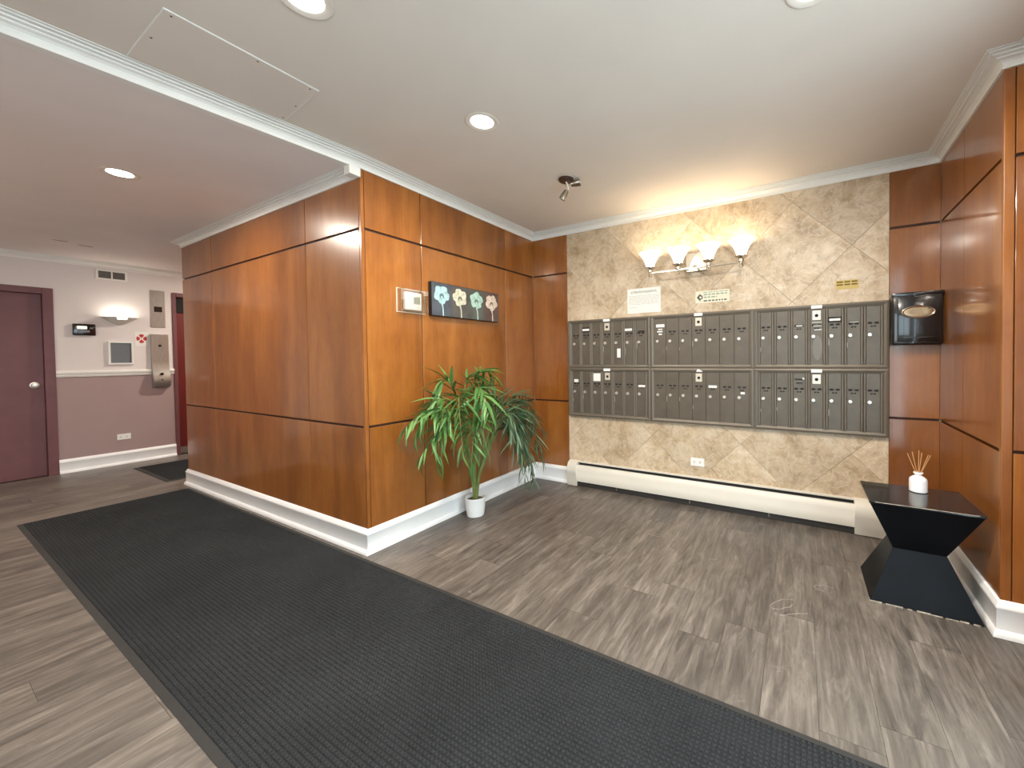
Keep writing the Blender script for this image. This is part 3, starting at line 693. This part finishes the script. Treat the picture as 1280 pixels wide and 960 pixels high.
# ---- twin spotlight on the ceiling
t = thing('ceiling_spotlight', (0.975, 0.915, ZC), 'small twin-head spotlight on a bronze ceiling rose', 'spotlight')
bm = bmesh.new(); lathe(bm, [(0.055, -0.0005), (0.055, -0.008), (0.048, -0.016), (0.014, -0.020)], (0.975, 0.915, ZC), 28); finish('rose', bm, BRONZE, t, True)
def head(c, d, name):
    d = Vector(d).normalized(); c = Vector(c)
    bm = bmesh.new(); q = [(0.010, -0.035), (0.018, -0.030), (0.020, -0.010), (0.024, 0.0), (0.026, 0.036), (0.022, 0.036), (0.018, 0.026)]
    lathe(bm, q, (0, 0, 0), 20); M = Vector((0, 0, 1)).rotation_difference(d).to_matrix().to_4x4(); M.translation = c
    bmesh.ops.transform(bm, matrix=M, verts=bm.verts); return finish(name, bm, SPOTM, t, True)
bm = bmesh.new(); tube(bm, [(0.975, 0.915, ZC-0.018), (0.985, 0.925, ZC-0.045), (0.985, 0.93, ZC-0.072)], 0.006, 8); finish('stem', bm, CHROME, t, True)
head((1.035, 0.945, ZC-0.032), (0.85, 0.25, 0.10), 'spot_head'); head((0.955, 0.925, ZC-0.105), (-0.45, -0.12, -0.80), 'spot_head')

# ---- hourglass table
t = thing('hourglass_table', (2.955, 1.09, 0), 'black lacquered hourglass side table with chipped base edges', 'side table')
TX0, TX1, TY0, TY1, TH, WZ = 2.742, 3.168, 0.915, 1.272, 0.512, 0.258
ix, iy = 0.108, 0.095
def quad(x0, x1, y0, y1, z): return [(x0, y0, z), (x1, y0, z), (x1, y1, z), (x0, y1, z)]
def loft(name, rings, mat, seg=0):
    bm = bmesh.new(); R_ = [[bm.verts.new(p) for p in r] for r in rings]
    for a, b in zip(R_, R_[1:]):
        for k in range(4): bm.faces.new((a[k], a[(k+1) % 4], b[(k+1) % 4], b[k]))
    bm.faces.new(R_[0][::-1]); bm.faces.new(R_[-1])
    bmesh.ops.bevel(bm, geom=list(bm.edges), offset=0.0015, segments=1, affect='EDGES'); return finish(name, bm, mat, t)
loft('base', [quad(TX0, TX1, TY0, TY1, 0.004), quad(TX0+ix, TX1-ix, TY0+iy, TY1-iy, WZ)], BLACKW)
loft('upper_body', [quad(TX0+ix, TX1-ix, TY0+iy, TY1-iy, WZ), quad(TX0, TX1, TY0, TY1, TH-0.012)], BLACKW)
loft('top', [quad(TX0-0.003, TX1+0.003, TY0-0.003, TY1+0.003, TH-0.0118), quad(TX0-0.003, TX1+0.003, TY0-0.003, TY1+0.003, TH)], BLACKT)
bm = bmesh.new(); rnd = random.Random(5); xx = TX0
while xx < TX1-0.03:
    l = rnd.uniform(0.015, 0.07); bx(bm, xx, min(xx+l, TX1), TY0-0.0015, TY0+0.004, 0.0008, 0.0035+rnd.uniform(0, 0.004)); xx += l+rnd.uniform(0.0, 0.02)
bx(bm, TX0-0.0015, TX0+0.004, TY0, TY0+0.03, 0.0008, 0.006)
finish('chipped_edge', bm, WEAR, t)
bm = bmesh.new(); bx(bm, TX0+0.02, TX1-0.02, TY0-0.0036, TY0-0.0028, TH-0.004, TH-0.0015); finish('worn_rim', bm, WEAR, t)

# ---- reed diffuser
t = thing('reed_diffuser', (2.986, 1.19, TH), 'white porcelain reed diffuser bottle on the black table', 'diffuser')
bm = bmesh.new(); lathe(bm, [(0.034, 0.0005), (0.039, 0.004), (0.039, 0.060), (0.036, 0.072), (0.024, 0.082), (0.015, 0.087), (0.0145, 0.096), (0.021, 0.098), (0.021, 0.104), (0.012, 0.105), (0.012, 0.05)], (2.986, 1.19, TH), 32, capt=True); finish('bottle', bm, PORC, t, True)
for dx, dy in ((-0.046, 0.0), (-0.022, 0.02), (0.0, -0.012), (0.018, 0.016), (0.040, -0.006), (0.052, 0.006)):
    bm = bmesh.new(); tube(bm, [(2.986-dx*0.12, 1.19-dy*0.12, TH+0.055), (2.986+dx, 1.19+dy, TH+0.212+(0.012 if dx == 0 else 0)-abs(dx)*0.25)], 0.0019, 6); finish('reed', bm, REED, t)

# ---- tissue dispenser
t = thing('tissue_dispenser', (3.09, YB, 1.305), 'glossy black wall tissue dispenser with a chrome oval opening', 'dispenser')
bm = bmesh.new(); bx(bm, 2.962, 3.214, YB-0.100, YB-0.0005, 1.306, 1.640, 0.012, 3); finish('body', bm, BLACKP, t, True)
bm = bmesh.new(); bx(bm, 2.958, 3.2185, YB-0.106, YB-0.0008, 1.622, 1.646, 0.004, 2); finish('lid', bm, BLACKP, t, True)
bm = bmesh.new(); bx(bm, 2.988, 3.190, YB-0.108, YB-0.0985, 1.330, 1.612, 0.004, 2); finish('front_panel', bm, BLACKP, t, True)
bm = bmesh.new(); n = 40
pts = [(3.090+0.080*math.cos(2*PI*k/n), YB-0.111, 1.516+0.036*math.sin(2*PI*k/n)) for k in range(n)]
rg = []
for k in range(n):
    c = Vector(pts[k]); e = Vector((math.cos(2*PI*k/n), 0, math.sin(2*PI*k/n)))
    rg.append([bm.verts.new(c+e*0.0062*math.cos(2*PI*j/8)+Vector((0, -1, 0))*0.006*math.sin(2*PI*j/8)) for j in range(8)])
for k in range(n):
    for j in range(8): bm.faces.new((rg[k][j], rg[(k+1) % n][j], rg[(k+1) % n][(j+1) % 8], rg[k][(j+1) % 8]))
finish('oval_ring', bm, NICKEL, t, True)
bm = bmesh.new(); lathe(bm, [(1.0, -0.0045), (0.75, -0.007), (0.55, -0.0052), (0.30, -0.0048)], (0, 0, 0), 32, 'Y')
for v in bm.verts: v.co = Vector((3.090+v.co.x*0.072, YB-0.106+v.co.y, 1.516+v.co.z*0.030))
finish('oval_insert', bm, simple('aged_brass', (0.36, 0.26, 0.16), 0.3, metal=0.8), t, True)
box('lower_lip', 3.02, 3.16, YB-0.112, YB-0.1075, 1.352, 1.358, BLACKP, t, 0.001, 1)

# ---- flower canvas
t = thing('flower_canvas', (0, 0.875, 1.58), 'long dark canvas of four pale flowers on the alcove wall', 'painting')
CY0, CY1, CZ0, CZ1, CD = 0.506, 1.245, 1.582, 1.838, 0.040
box('stretched_canvas', 0.001, CD-0.001, CY0, CY1, CZ0, CZ1, CANVAS, t, 0.002, 1)
wq = (CY1-CY0)/4
bgs = [(0.060, 0.070, 0.085), (0.075, 0.070, 0.066), (0.078, 0.082, 0.072), (0.10, 0.066, 0.058)]
fls = [(0.34, 0.52, 0.55), (0.56, 0.55, 0.42), (0.38, 0.55, 0.47), (0.62, 0.50, 0.41)]
for k in range(4):
    ya = CY0+k*wq; m_ = simple('canvas_field_%d' % k, bgs[k], 0.5, var=0.35, vscale=9)
    box('painted_field', CD-0.001, CD, ya+0.0004, ya+wq-0.0004, CZ0+0.003, CZ1-0.003, m_, t)
    fm = simple('petal_%d' % k, fls[k], 0.6, var=0.22, vscale=30); cy, cz = ya+wq*0.5, CZ0+0.165
    fd = simple('petal_dark_%d' % k, tuple(c*0.30 for c in fls[k]), 0.6)
    R0 = 0.080
    poly = []
    for a in range(60):
        th = 2*PI*a/60; r = R0*(0.76+0.22*abs(math.cos(2.5*th+0.6+k))+0.03*math.sin(9*th+k)); poly.append((cy+r*0.98*math.cos(th), cz+r*math.sin(th)*0.92))
    bm = bmesh.new(); prism(bm, poly, lambda p: (CD, *p), lambda p: (CD+0.0006, *p)); fl = finish('painted_flower', bm, fm, t)
    bm = bmesh.new()
    for a in range(5):
        th = 2*PI*a/5+0.5+k*0.3; tube(bm, [(CD+0.0006, cy+R0*0.30*math.cos(th), cz+R0*0.28*math.sin(th)), (CD+0.0006, cy+R0*0.78*math.cos(th), cz+R0*0.74*math.sin(th))], 0.0011, 5)
    prism(bm, [(cy+0.020*math.cos(2*PI*a/16)*1.1, cz-0.012+0.022*math.sin(2*PI*a/16)) for a in range(16)], lambda p: (CD+0.0006, *p), lambda p: (CD+0.0010, *p))
    finish('flower_heart', bm, fd, fl)
    bm = bmesh.new(); prism(bm, [(cy+0.012*math.cos(2*PI*a/12), cz-0.024+0.014*math.sin(2*PI*a/12)) for a in range(12)], lambda p: (CD+0.0010, *p), lambda p: (CD+0.0014, *p)); finish('flower_throat', bm, fm, fl)
    bm = bmesh.new(); prism(bm, [(cy-0.010, cz-R0*0.80), (cy+0.008, cz-R0*0.80), (cy+0.015, cz-R0*1.2), (cy+0.019, CZ0+0.003), (cy+0.008, CZ0+0.003), (cy+0.006, cz-R0*1.2)], lambda p: (CD, *p), lambda p: (CD+0.0005, *p)); finish('painted_stem', bm, fm, t)

# ---- thermostat under a clear guard
t = thing('thermostat', (0, 0.355, 1.60), 'white thermostat in a clear plastic guard beside the canvas', 'thermostat')
bm = bmesh.new(); bx(bm, 0.0005, 0.030, 0.288, 0.425, 1.604, 1.730, 0.006, 3); finish('housing', bm, WPLAST, t, True)
box('bezel', 0.0295, 0.032, 0.345, 0.418, 1.628, 1.712, WPLAST, t, 0.001, 1); box('display', 0.0315, 0.0328, 0.356, 0.408, 1.648, 1.702, SCREEN, t)
bm = bmesh.new()
for a, b in (((0.0008, 0.004), 0), ((0.044, 0.047), 0)):
    pass
y0, y1, z0, z1 = 0.243, 0.468, 1.590, 1.748
bx(bm, 0.044, 0.047, y0, y1, z0, z1, 0.001, 1)
bx(bm, 0.0006, 0.0438, y0, y0+0.004, z0, z1); bx(bm, 0.0006, 0.0438, y1-0.004, y1, z0, z1)
bx(bm, 0.0006, 0.0438, y0+0.0042, y1-0.0042, z0, z0+0.004); bx(bm, 0.0006, 0.0438, y0+0.0042, y1-0.0042, z1-0.004, z1)
finish('clear_guard', bm, CLEAR, t)
bm = bmesh.new()
bx(bm, 0.0005, 0.005, y0-0.006, y0-0.0003, z0-0.006, z1+0.006); bx(bm, 0.0005, 0.005, y1+0.0003, y1+0.006, z0-0.006, z1+0.006)
bx(bm, 0.0005, 0.005, y0, y1, z0-0.006, z0-0.0003); bx(bm, 0.0005, 0.005, y0, y1, z1+0.0003, z1+0.006)
finish('guard_flange', bm, simple('clear_edge', (0.62, 0.52, 0.42), 0.2), t)

# ---- notices on the stone
t = thing('notice_sheet', (1.215, YB, 1.65), 'white printed notice taped above the mailboxes', 'notice')
box('sheet', 1.060, 1.372, YB-0.0012, YB-0.0002, 1.646, 1.866, PAPER, t)
text_mesh('heading', 'ATTENTION RESIDENTS:', 0.0275, INK, t, (1.216, YB-0.0016, 1.832), ROT_Y, squash=0.80)
bm = bmesh.new(); rnd = random.Random(9)
for k in range(7):
    xx = 1.076; zz = 1.800-k*0.0125
    while xx < 1.352:
        l = rnd.uniform(0.012, 0.040); bx(bm, xx, min(xx+l, 1.356), YB-0.0016, YB-0.0012, zz-0.0022, zz+0.0022); xx += l+0.006
bx(bm, 1.076, 1.150, YB-0.0016, YB-0.0012, 1.695, 1.699)
finish('body_text_lines', bm, INKG, t)
t = thing('arrow_sticker', (1.806, YB, 1.69), 'cream sticker with a green arrow above the middle mailboxes', 'sticker')
box('sheet', 1.672, 1.941, YB-0.0012, YB-0.0002, 1.692, 1.790, CREAM, t)
bm = bmesh.new(); prism(bm, [(1.682, 1.739), (1.712, 1.772), (1.712, 1.760), (1.730, 1.752), (1.730, 1.728), (1.712, 1.720), (1.712, 1.706)], lambda p: (p[0], YB-0.0012, p[1]), lambda p: (p[0], YB-0.0017, p[1])); ar = finish('arrow', bm, INK, t)
bm = bmesh.new(); lathe(bm, [(0.009, 0), (0.009, -0.0004)], (1.713, YB-0.0017, 1.739), 14, 'Y'); finish('arrow_ring', bm, CREAM, ar)
bm = bmesh.new(); rnd = random.Random(2)
for zz, hh, xs, xe in ((1.778, 0.0035, 1.735, 1.932), (1.760, 0.006, 1.740, 1.925), (1.738, 0.006, 1.740, 1.845)):
    xx = xs
    while xx < xe:
        l = rnd.uniform(0.014, 0.034); bx(bm, xx, min(xx+l, xe), YB-0.0016, YB-0.0012, zz-hh, zz+hh*0.6); xx += l+0.008
finish('green_text_lines', bm, GREENINK, t)
bm = bmesh.new(); xx = 1.738
while xx < 1.925:
    l = rnd.uniform(0.012, 0.03); bx(bm, xx, min(xx+l, 1.93), YB-0.0016, YB-0.0012, 1.703, 1.713); xx += l+0.008
finish('dark_text_line', bm, INK, t)
t = thing('warning_tape', (2.724, YB, 1.71), 'faded yellow label stuck on the travertine', 'sticker')
box('sheet', 2.656, 2.793, YB-0.0011, YB-0.0002, 1.712, 1.776, YELLOW, t)
bm = bmesh.new(); rnd = random.Random(4)
for zz in (1.763, 1.744):
    xx = 2.662
    for l in (0.038, 0.034, 0.034): bx(bm, xx, xx+l, YB-0.0015, YB-0.0011, zz-0.005, zz+0.005); xx += l+0.008
finish('text_lines', bm, BROWNINK, t)

# ---- power outlets
def outlet(c, facing, label):
    t = thing('power_outlet', c, label, 'outlet', 'power outlets')
    cx, cy, cz = c
    def pb(name, u0, u1, v0, v1, d0, d1, mat, bev=0.0, par=None):
        if facing == 'Y': return box(name, cx+u0, cx+u1, cy-d1, cy-d0, cz+v0, cz+v1, mat, par or t, bev, 1)
        return box(name, cx+d0, cx+d1, cy+u0, cy+u1, cz+v0, cz+v1, mat, par or t, bev, 1)
    pb('cover_plate', -0.057, 0.057, -0.035, 0.035, 0.0004, 0.006, WPLAST, 0.002)
    for s in (-1, 1):
        r = pb('receptacle', s*0.024-0.016, s*0.024+0.016, -0.014, 0.014, 0.006, 0.0078, WPLAST, 0.0006)
        pb('slot', s*0.024-0.008, s*0.024+0.004, 0.004, 0.007, 0.0078, 0.0081, BLACKHOLE, par=r); pb('slot', s*0.024-0.008, s*0.024+0.004, -0.007, -0.004, 0.0078, 0.0081, BLACKHOLE, par=r)
outlet((1.680, YB, 0.360), 'Y', 'white duplex power outlet in the travertine above the heater')
outlet((XL+0.0015, -0.067, 0.340), 'X', 'white duplex power outlet low on the mauve hall wall')

# ---- fittings on the hall end wall
t = thing('wall_vent', (XL, -0.12, 2.26), 'white return air grille with two dark halves', 'vent')
vy0, vy1, vz0, vz1 = -0.247, 0.006, 2.265, 2.385
bm = bmesh.new()
for a in ((vy0, vy1, vz0, vz0+0.018), (vy0, vy1, vz1-0.018, vz1), (vy0, vy0+0.02, vz0+0.018, vz1-0.018), (vy1-0.02, vy1, vz0+0.018, vz1-0.018), (-0.126, -0.114, vz0+0.018, vz1-0.018)):
    bx(bm, XL+0.0004, XL+0.010, *a, 0.0, 1)
finish('grille_frame', bm, TRIM, t)
box('duct_opening', XL+0.0004, XL+0.002, vy0+0.02, vy1-0.02, vz0+0.018, vz1-0.018, simple('duct_grey', (0.10, 0.09, 0.08), 0.8), t)
for k in range(7):
    zz = vz0+0.024+k*0.0115
    for a, b in ((vy0+0.0205, -0.1265), (-0.1135, vy1-0.0205)): box('louvre', XL+0.0022, XL+0.007, a, b, zz, zz+0.003, simple('louvre_grey', (0.22, 0.20, 0.18), 0.6) if k == 0 and a < -0.2 else bpy.data.materials['louvre_grey'], t)
t = thing('alarm_keypad', (XL, -0.35, 1.60), 'black alarm keypad with a lit display by the maroon door', 'keypad')
bm = bmesh.new(); bx(bm, XL+0.0004, XL+0.032, -0.435, -0.264, 1.583, 1.717, 0.007, 2); finish('housing', bm, BLACKP, t, True)
box('display', XL+0.0315, XL+0.0328, -0.402, -0.330, 1.658, 1.690, LCD, t); box('button_pad', XL+0.0315, XL+0.0328, -0.402, -0.310, 1.618, 1.645, simple('key_grey', (0.16, 0.17, 0.19), 0.5), t); box('indicator', XL+0.0315, XL+0.0328, -0.310, -0.285, 1.660, 1.680, simple('key_teal', (0.10, 0.15, 0.17), 0.5), t)
t = thing('bulletin_frame', (XL, -0.07, 1.23), 'white framed grey board under the hall sconce', 'picture frame')
fy0, fy1, fz0, fz1 = -0.172, 0.036, 1.238, 1.520
bm = bmesh.new()
for a in ((fy0, fy1, fz0, fz0+0.018), (fy0, fy1, fz1-0.018, fz1), (fy0, fy0+0.018, fz0+0.018, fz1-0.018), (fy1-0.018, fy1, fz0+0.018, fz1-0.018)): bx(bm, XL+0.0004, XL+0.022, *a)
finish('frame', bm, TRIM, t); box('board', XL+0.0004, XL+0.010, fy0+0.018, fy1-0.018, fz0+0.018, fz1-0.018, GREYSHEET, t)
t = thing('fire_sign', (XL, 0.11, 1.46), 'small white sign with a red maltese cross', 'sign')
box('sheet', XL+0.0004, XL+0.002, 0.053, 0.168, 1.468, 1.648, PAPER, t)
bm = bmesh.new()
for k in range(4):
    a = k*PI/2; ca, sa = math.cos(a), math.sin(a)
    q = [(0.008, -0.006), (0.036, -0.024), (0.044, -0.010), (0.046, 0.0), (0.044, 0.010), (0.036, 0.024), (0.008, 0.006)]
    prism(bm, [(0.110+u*ca-v*sa, 1.562+(u*sa+v*ca)*1.25) for u, v in q], lambda p: (XL+0.002, *p), lambda p: (XL+0.0026, *p))
cr = finish('red_cross', bm, RED, t)
bm = bmesh.new(); lathe(bm, [(0.016, 0.0026), (0.016, 0.003)], (XL, 0.110, 1.562), 18, 'X'); finish('centre_disc', bm, PAPER, t)
text_mesh('letter', 'F', 0.030, RED, t, (XL+0.0034, 0.110, 1.562), ROT_X)
t = thing('lift_indicator', (XL, 0.262, 1.70), 'brushed steel lift indicator plate with a dark display', 'lift panel')
box('plate', XL+0.0004, XL+0.008, 0.196, 0.330, 1.712, 2.195, STEEL, t, 0.002, 1)
box('display', XL+0.008, XL+0.009, 0.228, 0.302, 1.915, 1.985, simple('smoked_display', (0.025, 0.018, 0.016), 0.2), t)
bm = bmesh.new(); 
t = thing('lift_call_station', (XL, 0.267, 0.93), 'brushed steel lift call station bulging out at the bottom', 'lift panel')
bm.free(); bm = bmesh.new()
prism(bm, [(0.0005, 0.93), (0.065, 0.94), (0.085, 0.985), (0.088, 1.04), (0.070, 1.10), (0.042, 1.18), (0.034, 1.28), (0.034, 1.622), (0.0005, 1.622)], lambda p: (XL+p[0], 0.187, p[1]), lambda p: (XL+p[0], 0.345, p[1]))
finish('housing', bm, STEEL, t, True)
bm = bmesh.new(); lathe(bm, [(0.016, 0), (0.014, 0.004)], (XL+0.0341, 0.266, 1.475), 16, 'X'); finish('key_switch', bm, BLACKHOLE, t)
bm = bmesh.new(); lathe(bm, [(0.017, -0.02), (0.017, 0.006), (0.012, 0.008)], (XL+0.074, 0.266, 1.105), 16, 'X'); finish('call_button', bm, BLACKP, t)
bm = bmesh.new(); lathe(bm, [(0.015, -0.02), (0.015, 0.004), (0.012, 0.006)], (XL+0.088, 0.266, 1.032), 16, 'X'); finish('call_button', bm, simple('button_grey', (0.2, 0.19, 0.17), 0.3, metal=0.5), t)

# hall sconce: quarter bowl throwing light up the wall
t = thing('hall_sconce', (XL, -0.072, 1.73), 'pale quarter-bowl sconce washing the hall wall', 'wall light')
SY, SZ = -0.072, 1.812
bm = bmesh.new(); rings = []
for i in range(9):
    f = i/8; zz = SZ-0.092*f**1.1; ra = 0.150*(1-f)**0.75+0.006; rb = 0.150*(1-f)**0.75+0.006
    rings.append([(XL+0.001+rb*math.sin(PI*k/20), SY-ra*math.cos(PI*k/20), zz) for k in range(21)])
V = [[bm.verts.new(p) for p in r] for r in rings]
for a, b in zip(V, V[1:]):
    for k in range(20): bm.faces.new((a[k], a[k+1], b[k+1], b[k]))
V2 = [[bm.verts.new((XL+0.001+(p[0]-XL-0.001)*0.93, SY+(p[1]-SY)*0.95, p[2]+0.004)) for p in r] for r in rings]
for a, b in zip(V2, V2[1:]):
    for k in range(20): bm.faces.new((a[k], b[k], b[k+1], a[k+1]))
for k in range(20): bm.faces.new((V[0][k], V2[0][k], V2[0][k+1], V[0][k+1]))
finish('bowl', bm, HSHADE, t, True)
bm = bmesh.new()
a0, a1 = 0.40*PI, 0.60*PI
def bowl(f, th, off): 
    r = 0.150*(1-f)**0.75+0.006+off; return (XL+0.001+r*math.sin(th), SY-r*math.cos(th), SZ-0.092*f**1.1)
gv = [[bm.verts.new(bowl(0.10+0.22*j/3, a0+(a1-a0)*k/8, 0.0015)) for k in range(9)] for j in range(4)]
for a, b in zip(gv, gv[1:]):
    for k in range(8): bm.faces.new((a[k], a[k+1], b[k+1], b[k]))
finish('glowing_slot', bm, HLENS, t)
ld = bpy.data.lights.new('sconce_bulb', 'AREA'); ld.shape = 'RECTANGLE'; ld.size = 0.07; ld.size_y = 0.20; ld.energy = HALL_W; ld.color = (1.0, 0.92, 0.78)
lo = bpy.data.objects.new('sconce_bulb', ld); COL.objects.link(lo); lo.rotation_euler = (PI, 0, 0); lo.location = Vector((XL+0.06, SY, SZ-0.006))-org(t); lo.parent = t

# hall ceiling slots
for k, (sx, sy, lab) in enumerate(((-3.92, -0.63, 'flush ceiling diffuser in the hall nearer the maroon door'), (-4.0, -0.46, 'flush ceiling diffuser in the hall nearer the lift'))):
    o = thing('ceiling_diffuser', (sx, sy, ZH), lab, 'vent', 'flush hall diffusers')
    box('cover', sx-0.03, sx+0.03, sy-0.055, sy+0.055, ZH-0.004, ZH-0.0005, CEILH, o, 0.001, 1)
    box('slot', sx-0.012, sx+0.012, sy-0.045, sy+0.045, ZH-0.0048, ZH-0.004, simple('slot_grey', (0.22, 0.20, 0.18), 0.8) if k == 0 else bpy.data.materials['slot_grey'], o)

# ---- potted palm
PXc, PYc = 0.168, 0.786
t = thing('potted_palm', (PXc, PYc, 0), 'green artificial palm in a small white pot', 'potted plant')
bm = bmesh.new(); lathe(bm, [(0.060, 0.0012), (0.066, 0.006), (0.074, 0.06), (0.080, 0.135), (0.082, 0.148), (0.078, 0.152), (0.073, 0.146), (0.070, 0.115), (0.02, 0.112)], (PXc, PYc, 0), 32); finish('pot', bm, POT, t, True)
bm = bmesh.new(); lathe(bm, [(0.0695, 0.116), (0.068, 0.130), (0.035, 0.138), (0.006, 0.136)], (PXc, PYc, 0), 24); finish('moss', bm, SOIL, t, True)
def leaf_mesh(name, mat, L, Wd, droop):
    vs, fs = [], []
    prof = [(0.0, 0.10), (0.10, 0.50), (0.28, 0.95), (0.48, 1.0), (0.70, 0.72), (0.88, 0.34), (1.0, 0.03)]
    for s, wv in prof:
        z = -droop*L*s*s
        vs += [(L*s, -Wd*wv/2, z+Wd*wv*0.18), (L*s, 0, z-Wd*wv*0.06), (L*s, Wd*wv/2, z+Wd*wv*0.18)]
    for i in range(len(prof)-1):
        a = i*3; fs += [(a, a+1, a+4, a+3), (a+1, a+2, a+5, a+4)]
    me = bpy.data.meshes.new(name); me.from_pydata(vs, [], fs); me.materials.append(mat)
    me.polygons.foreach_set('use_smooth', [True]*len(me.polygons)); return me
LM = {'a': [leaf_mesh('leaf', LEAFA, 0.235, 0.027, d_) for d_ in (0.15, 0.35, 0.6)], 'b': [leaf_mesh('leaf', LEAFB, 0.225, 0.020, d_) for d_ in (0.12, 0.3, 0.55)]}
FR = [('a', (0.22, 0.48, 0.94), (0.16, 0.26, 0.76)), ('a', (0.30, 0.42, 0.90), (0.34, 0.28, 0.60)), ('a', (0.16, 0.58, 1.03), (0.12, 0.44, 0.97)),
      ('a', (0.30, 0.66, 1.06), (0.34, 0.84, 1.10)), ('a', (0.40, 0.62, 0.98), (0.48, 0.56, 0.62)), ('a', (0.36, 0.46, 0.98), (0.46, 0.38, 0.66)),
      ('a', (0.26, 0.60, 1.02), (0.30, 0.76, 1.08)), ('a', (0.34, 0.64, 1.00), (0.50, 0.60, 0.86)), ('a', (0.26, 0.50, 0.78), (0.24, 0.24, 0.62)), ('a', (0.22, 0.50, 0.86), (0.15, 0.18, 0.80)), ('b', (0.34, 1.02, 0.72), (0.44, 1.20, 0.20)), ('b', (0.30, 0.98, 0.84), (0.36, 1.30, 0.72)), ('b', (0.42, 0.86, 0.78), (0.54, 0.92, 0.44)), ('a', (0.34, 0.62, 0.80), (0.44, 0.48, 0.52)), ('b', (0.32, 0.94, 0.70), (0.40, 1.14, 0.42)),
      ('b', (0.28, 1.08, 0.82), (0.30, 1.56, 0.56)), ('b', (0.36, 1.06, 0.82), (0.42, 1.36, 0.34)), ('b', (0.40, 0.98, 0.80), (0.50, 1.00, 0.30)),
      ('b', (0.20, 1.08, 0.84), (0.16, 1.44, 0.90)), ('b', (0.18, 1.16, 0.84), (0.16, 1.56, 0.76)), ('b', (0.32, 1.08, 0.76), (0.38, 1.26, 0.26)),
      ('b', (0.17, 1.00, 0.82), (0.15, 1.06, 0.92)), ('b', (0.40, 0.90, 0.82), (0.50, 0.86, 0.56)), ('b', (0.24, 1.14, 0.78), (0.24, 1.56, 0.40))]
rnd = random.Random(21)
CAMP = Vector((2.44, -1.51, 1.25)); LEAVES = []
for fi, (kind, mid, tip) in enumerate(FR):
    a0 = Vector((PXc+rnd.uniform(-0.016, 0.016), PYc+rnd.uniform(-0.016, 0.016), 0.134)); m_, e = Vector(mid), Vector(tip)
    neck = Vector((PXc+(m_.x-PXc)*0.10, PYc+(m_.y-PYc)*0.14, 0.32))
    ctrl = m_*2-(neck+e)*0.5
    pts = [a0, (a0+neck)*0.5] + [neck*(1-s)**2+ctrl*2*s*(1-s)+e*s*s for s in [k/12 for k in range(13)]]
    n = len(pts)
    bm = bmesh.new(); tube(bm, pts, [0.0060-0.0046*i/(n-1) for i in range(n)], 6)
    fr = finish('frond', bm, STALK, t, True)
    NL = 13 if kind == 'a' else 15
    for k in range(NL*2+1):
        last = (k == NL*2)
        s = 1.0 if last else 0.30+0.69*(k//2)/(NL-1)
        side = -1 if k % 2 else 1
        p = neck*(1-s)**2+ctrl*2*s*(1-s)+e*s*s; d_ = ((ctrl-neck)*(1-s)+(e-ctrl)*s).normalized()
        sd = d_.cross(Vector((0, 0, 1))); sd = sd.normalized() if sd.length > 0.05 else Vector((1, 0, 0))
        upv = sd.cross(d_).normalized()
        ang = 0.0 if last else math.radians(rnd.uniform(24, 58))*side
        dr = d_*math.cos(ang)+sd*math.sin(ang)+upv*rnd.uniform(-0.25, 0.30)
        dr.z -= rnd.uniform(0.0, 0.25)
        dr.normalize()
        sc = (1.0-0.35*abs(s-0.62)/0.4)*rnd.uniform(0.75, 1.08)
        for _ in range(6):
            q = p+dr*0.25*sc
            if q.x < 0.045: dr.x += 0.25
            if q.z < 0.05: dr.z += 0.25
            if q.y > YB-0.06: dr.y -= 0.25
            dr.normalize()
        yv_ = Vector((0, 0, 1)).cross(dr); yv_ = yv_.normalized() if yv_.length > 0.05 else sd
        yv_ = (yv_+Vector((0, 0, 1))*rnd.uniform(-0.7, 0.7)); yv_ = (yv_-dr*yv_.dot(dr)).normalized(); zv = dr.cross(yv_)
        M = Matrix(((dr.x, yv_.x, zv.x, 0), (dr.y, yv_.y, zv.y, 0), (dr.z, yv_.z, zv.z, 0), (0, 0, 0, 1)))
        M = M @ Matrix.Diagonal((sc, sc*rnd.uniform(0.85, 1.2), sc, 1)); M.translation = p-org(fr)
        me = LM[kind][rnd.randrange(3)]
        low = min(((M @ v.co).x for v in me.vertices))+org(fr).x
        if low < 0.03: continue
        LEAVES.append(((p+dr*0.12-CAMP).length, fr, me, M, kind))
LEAVES.sort(key=lambda q: q[0])
for _, fr, me, M, kind in LEAVES[:300]:
    lo = bpy.data.objects.new('leaf', me); COL.objects.link(lo); lo.parent = fr; lo.matrix_local = M
bm = bmesh.new()
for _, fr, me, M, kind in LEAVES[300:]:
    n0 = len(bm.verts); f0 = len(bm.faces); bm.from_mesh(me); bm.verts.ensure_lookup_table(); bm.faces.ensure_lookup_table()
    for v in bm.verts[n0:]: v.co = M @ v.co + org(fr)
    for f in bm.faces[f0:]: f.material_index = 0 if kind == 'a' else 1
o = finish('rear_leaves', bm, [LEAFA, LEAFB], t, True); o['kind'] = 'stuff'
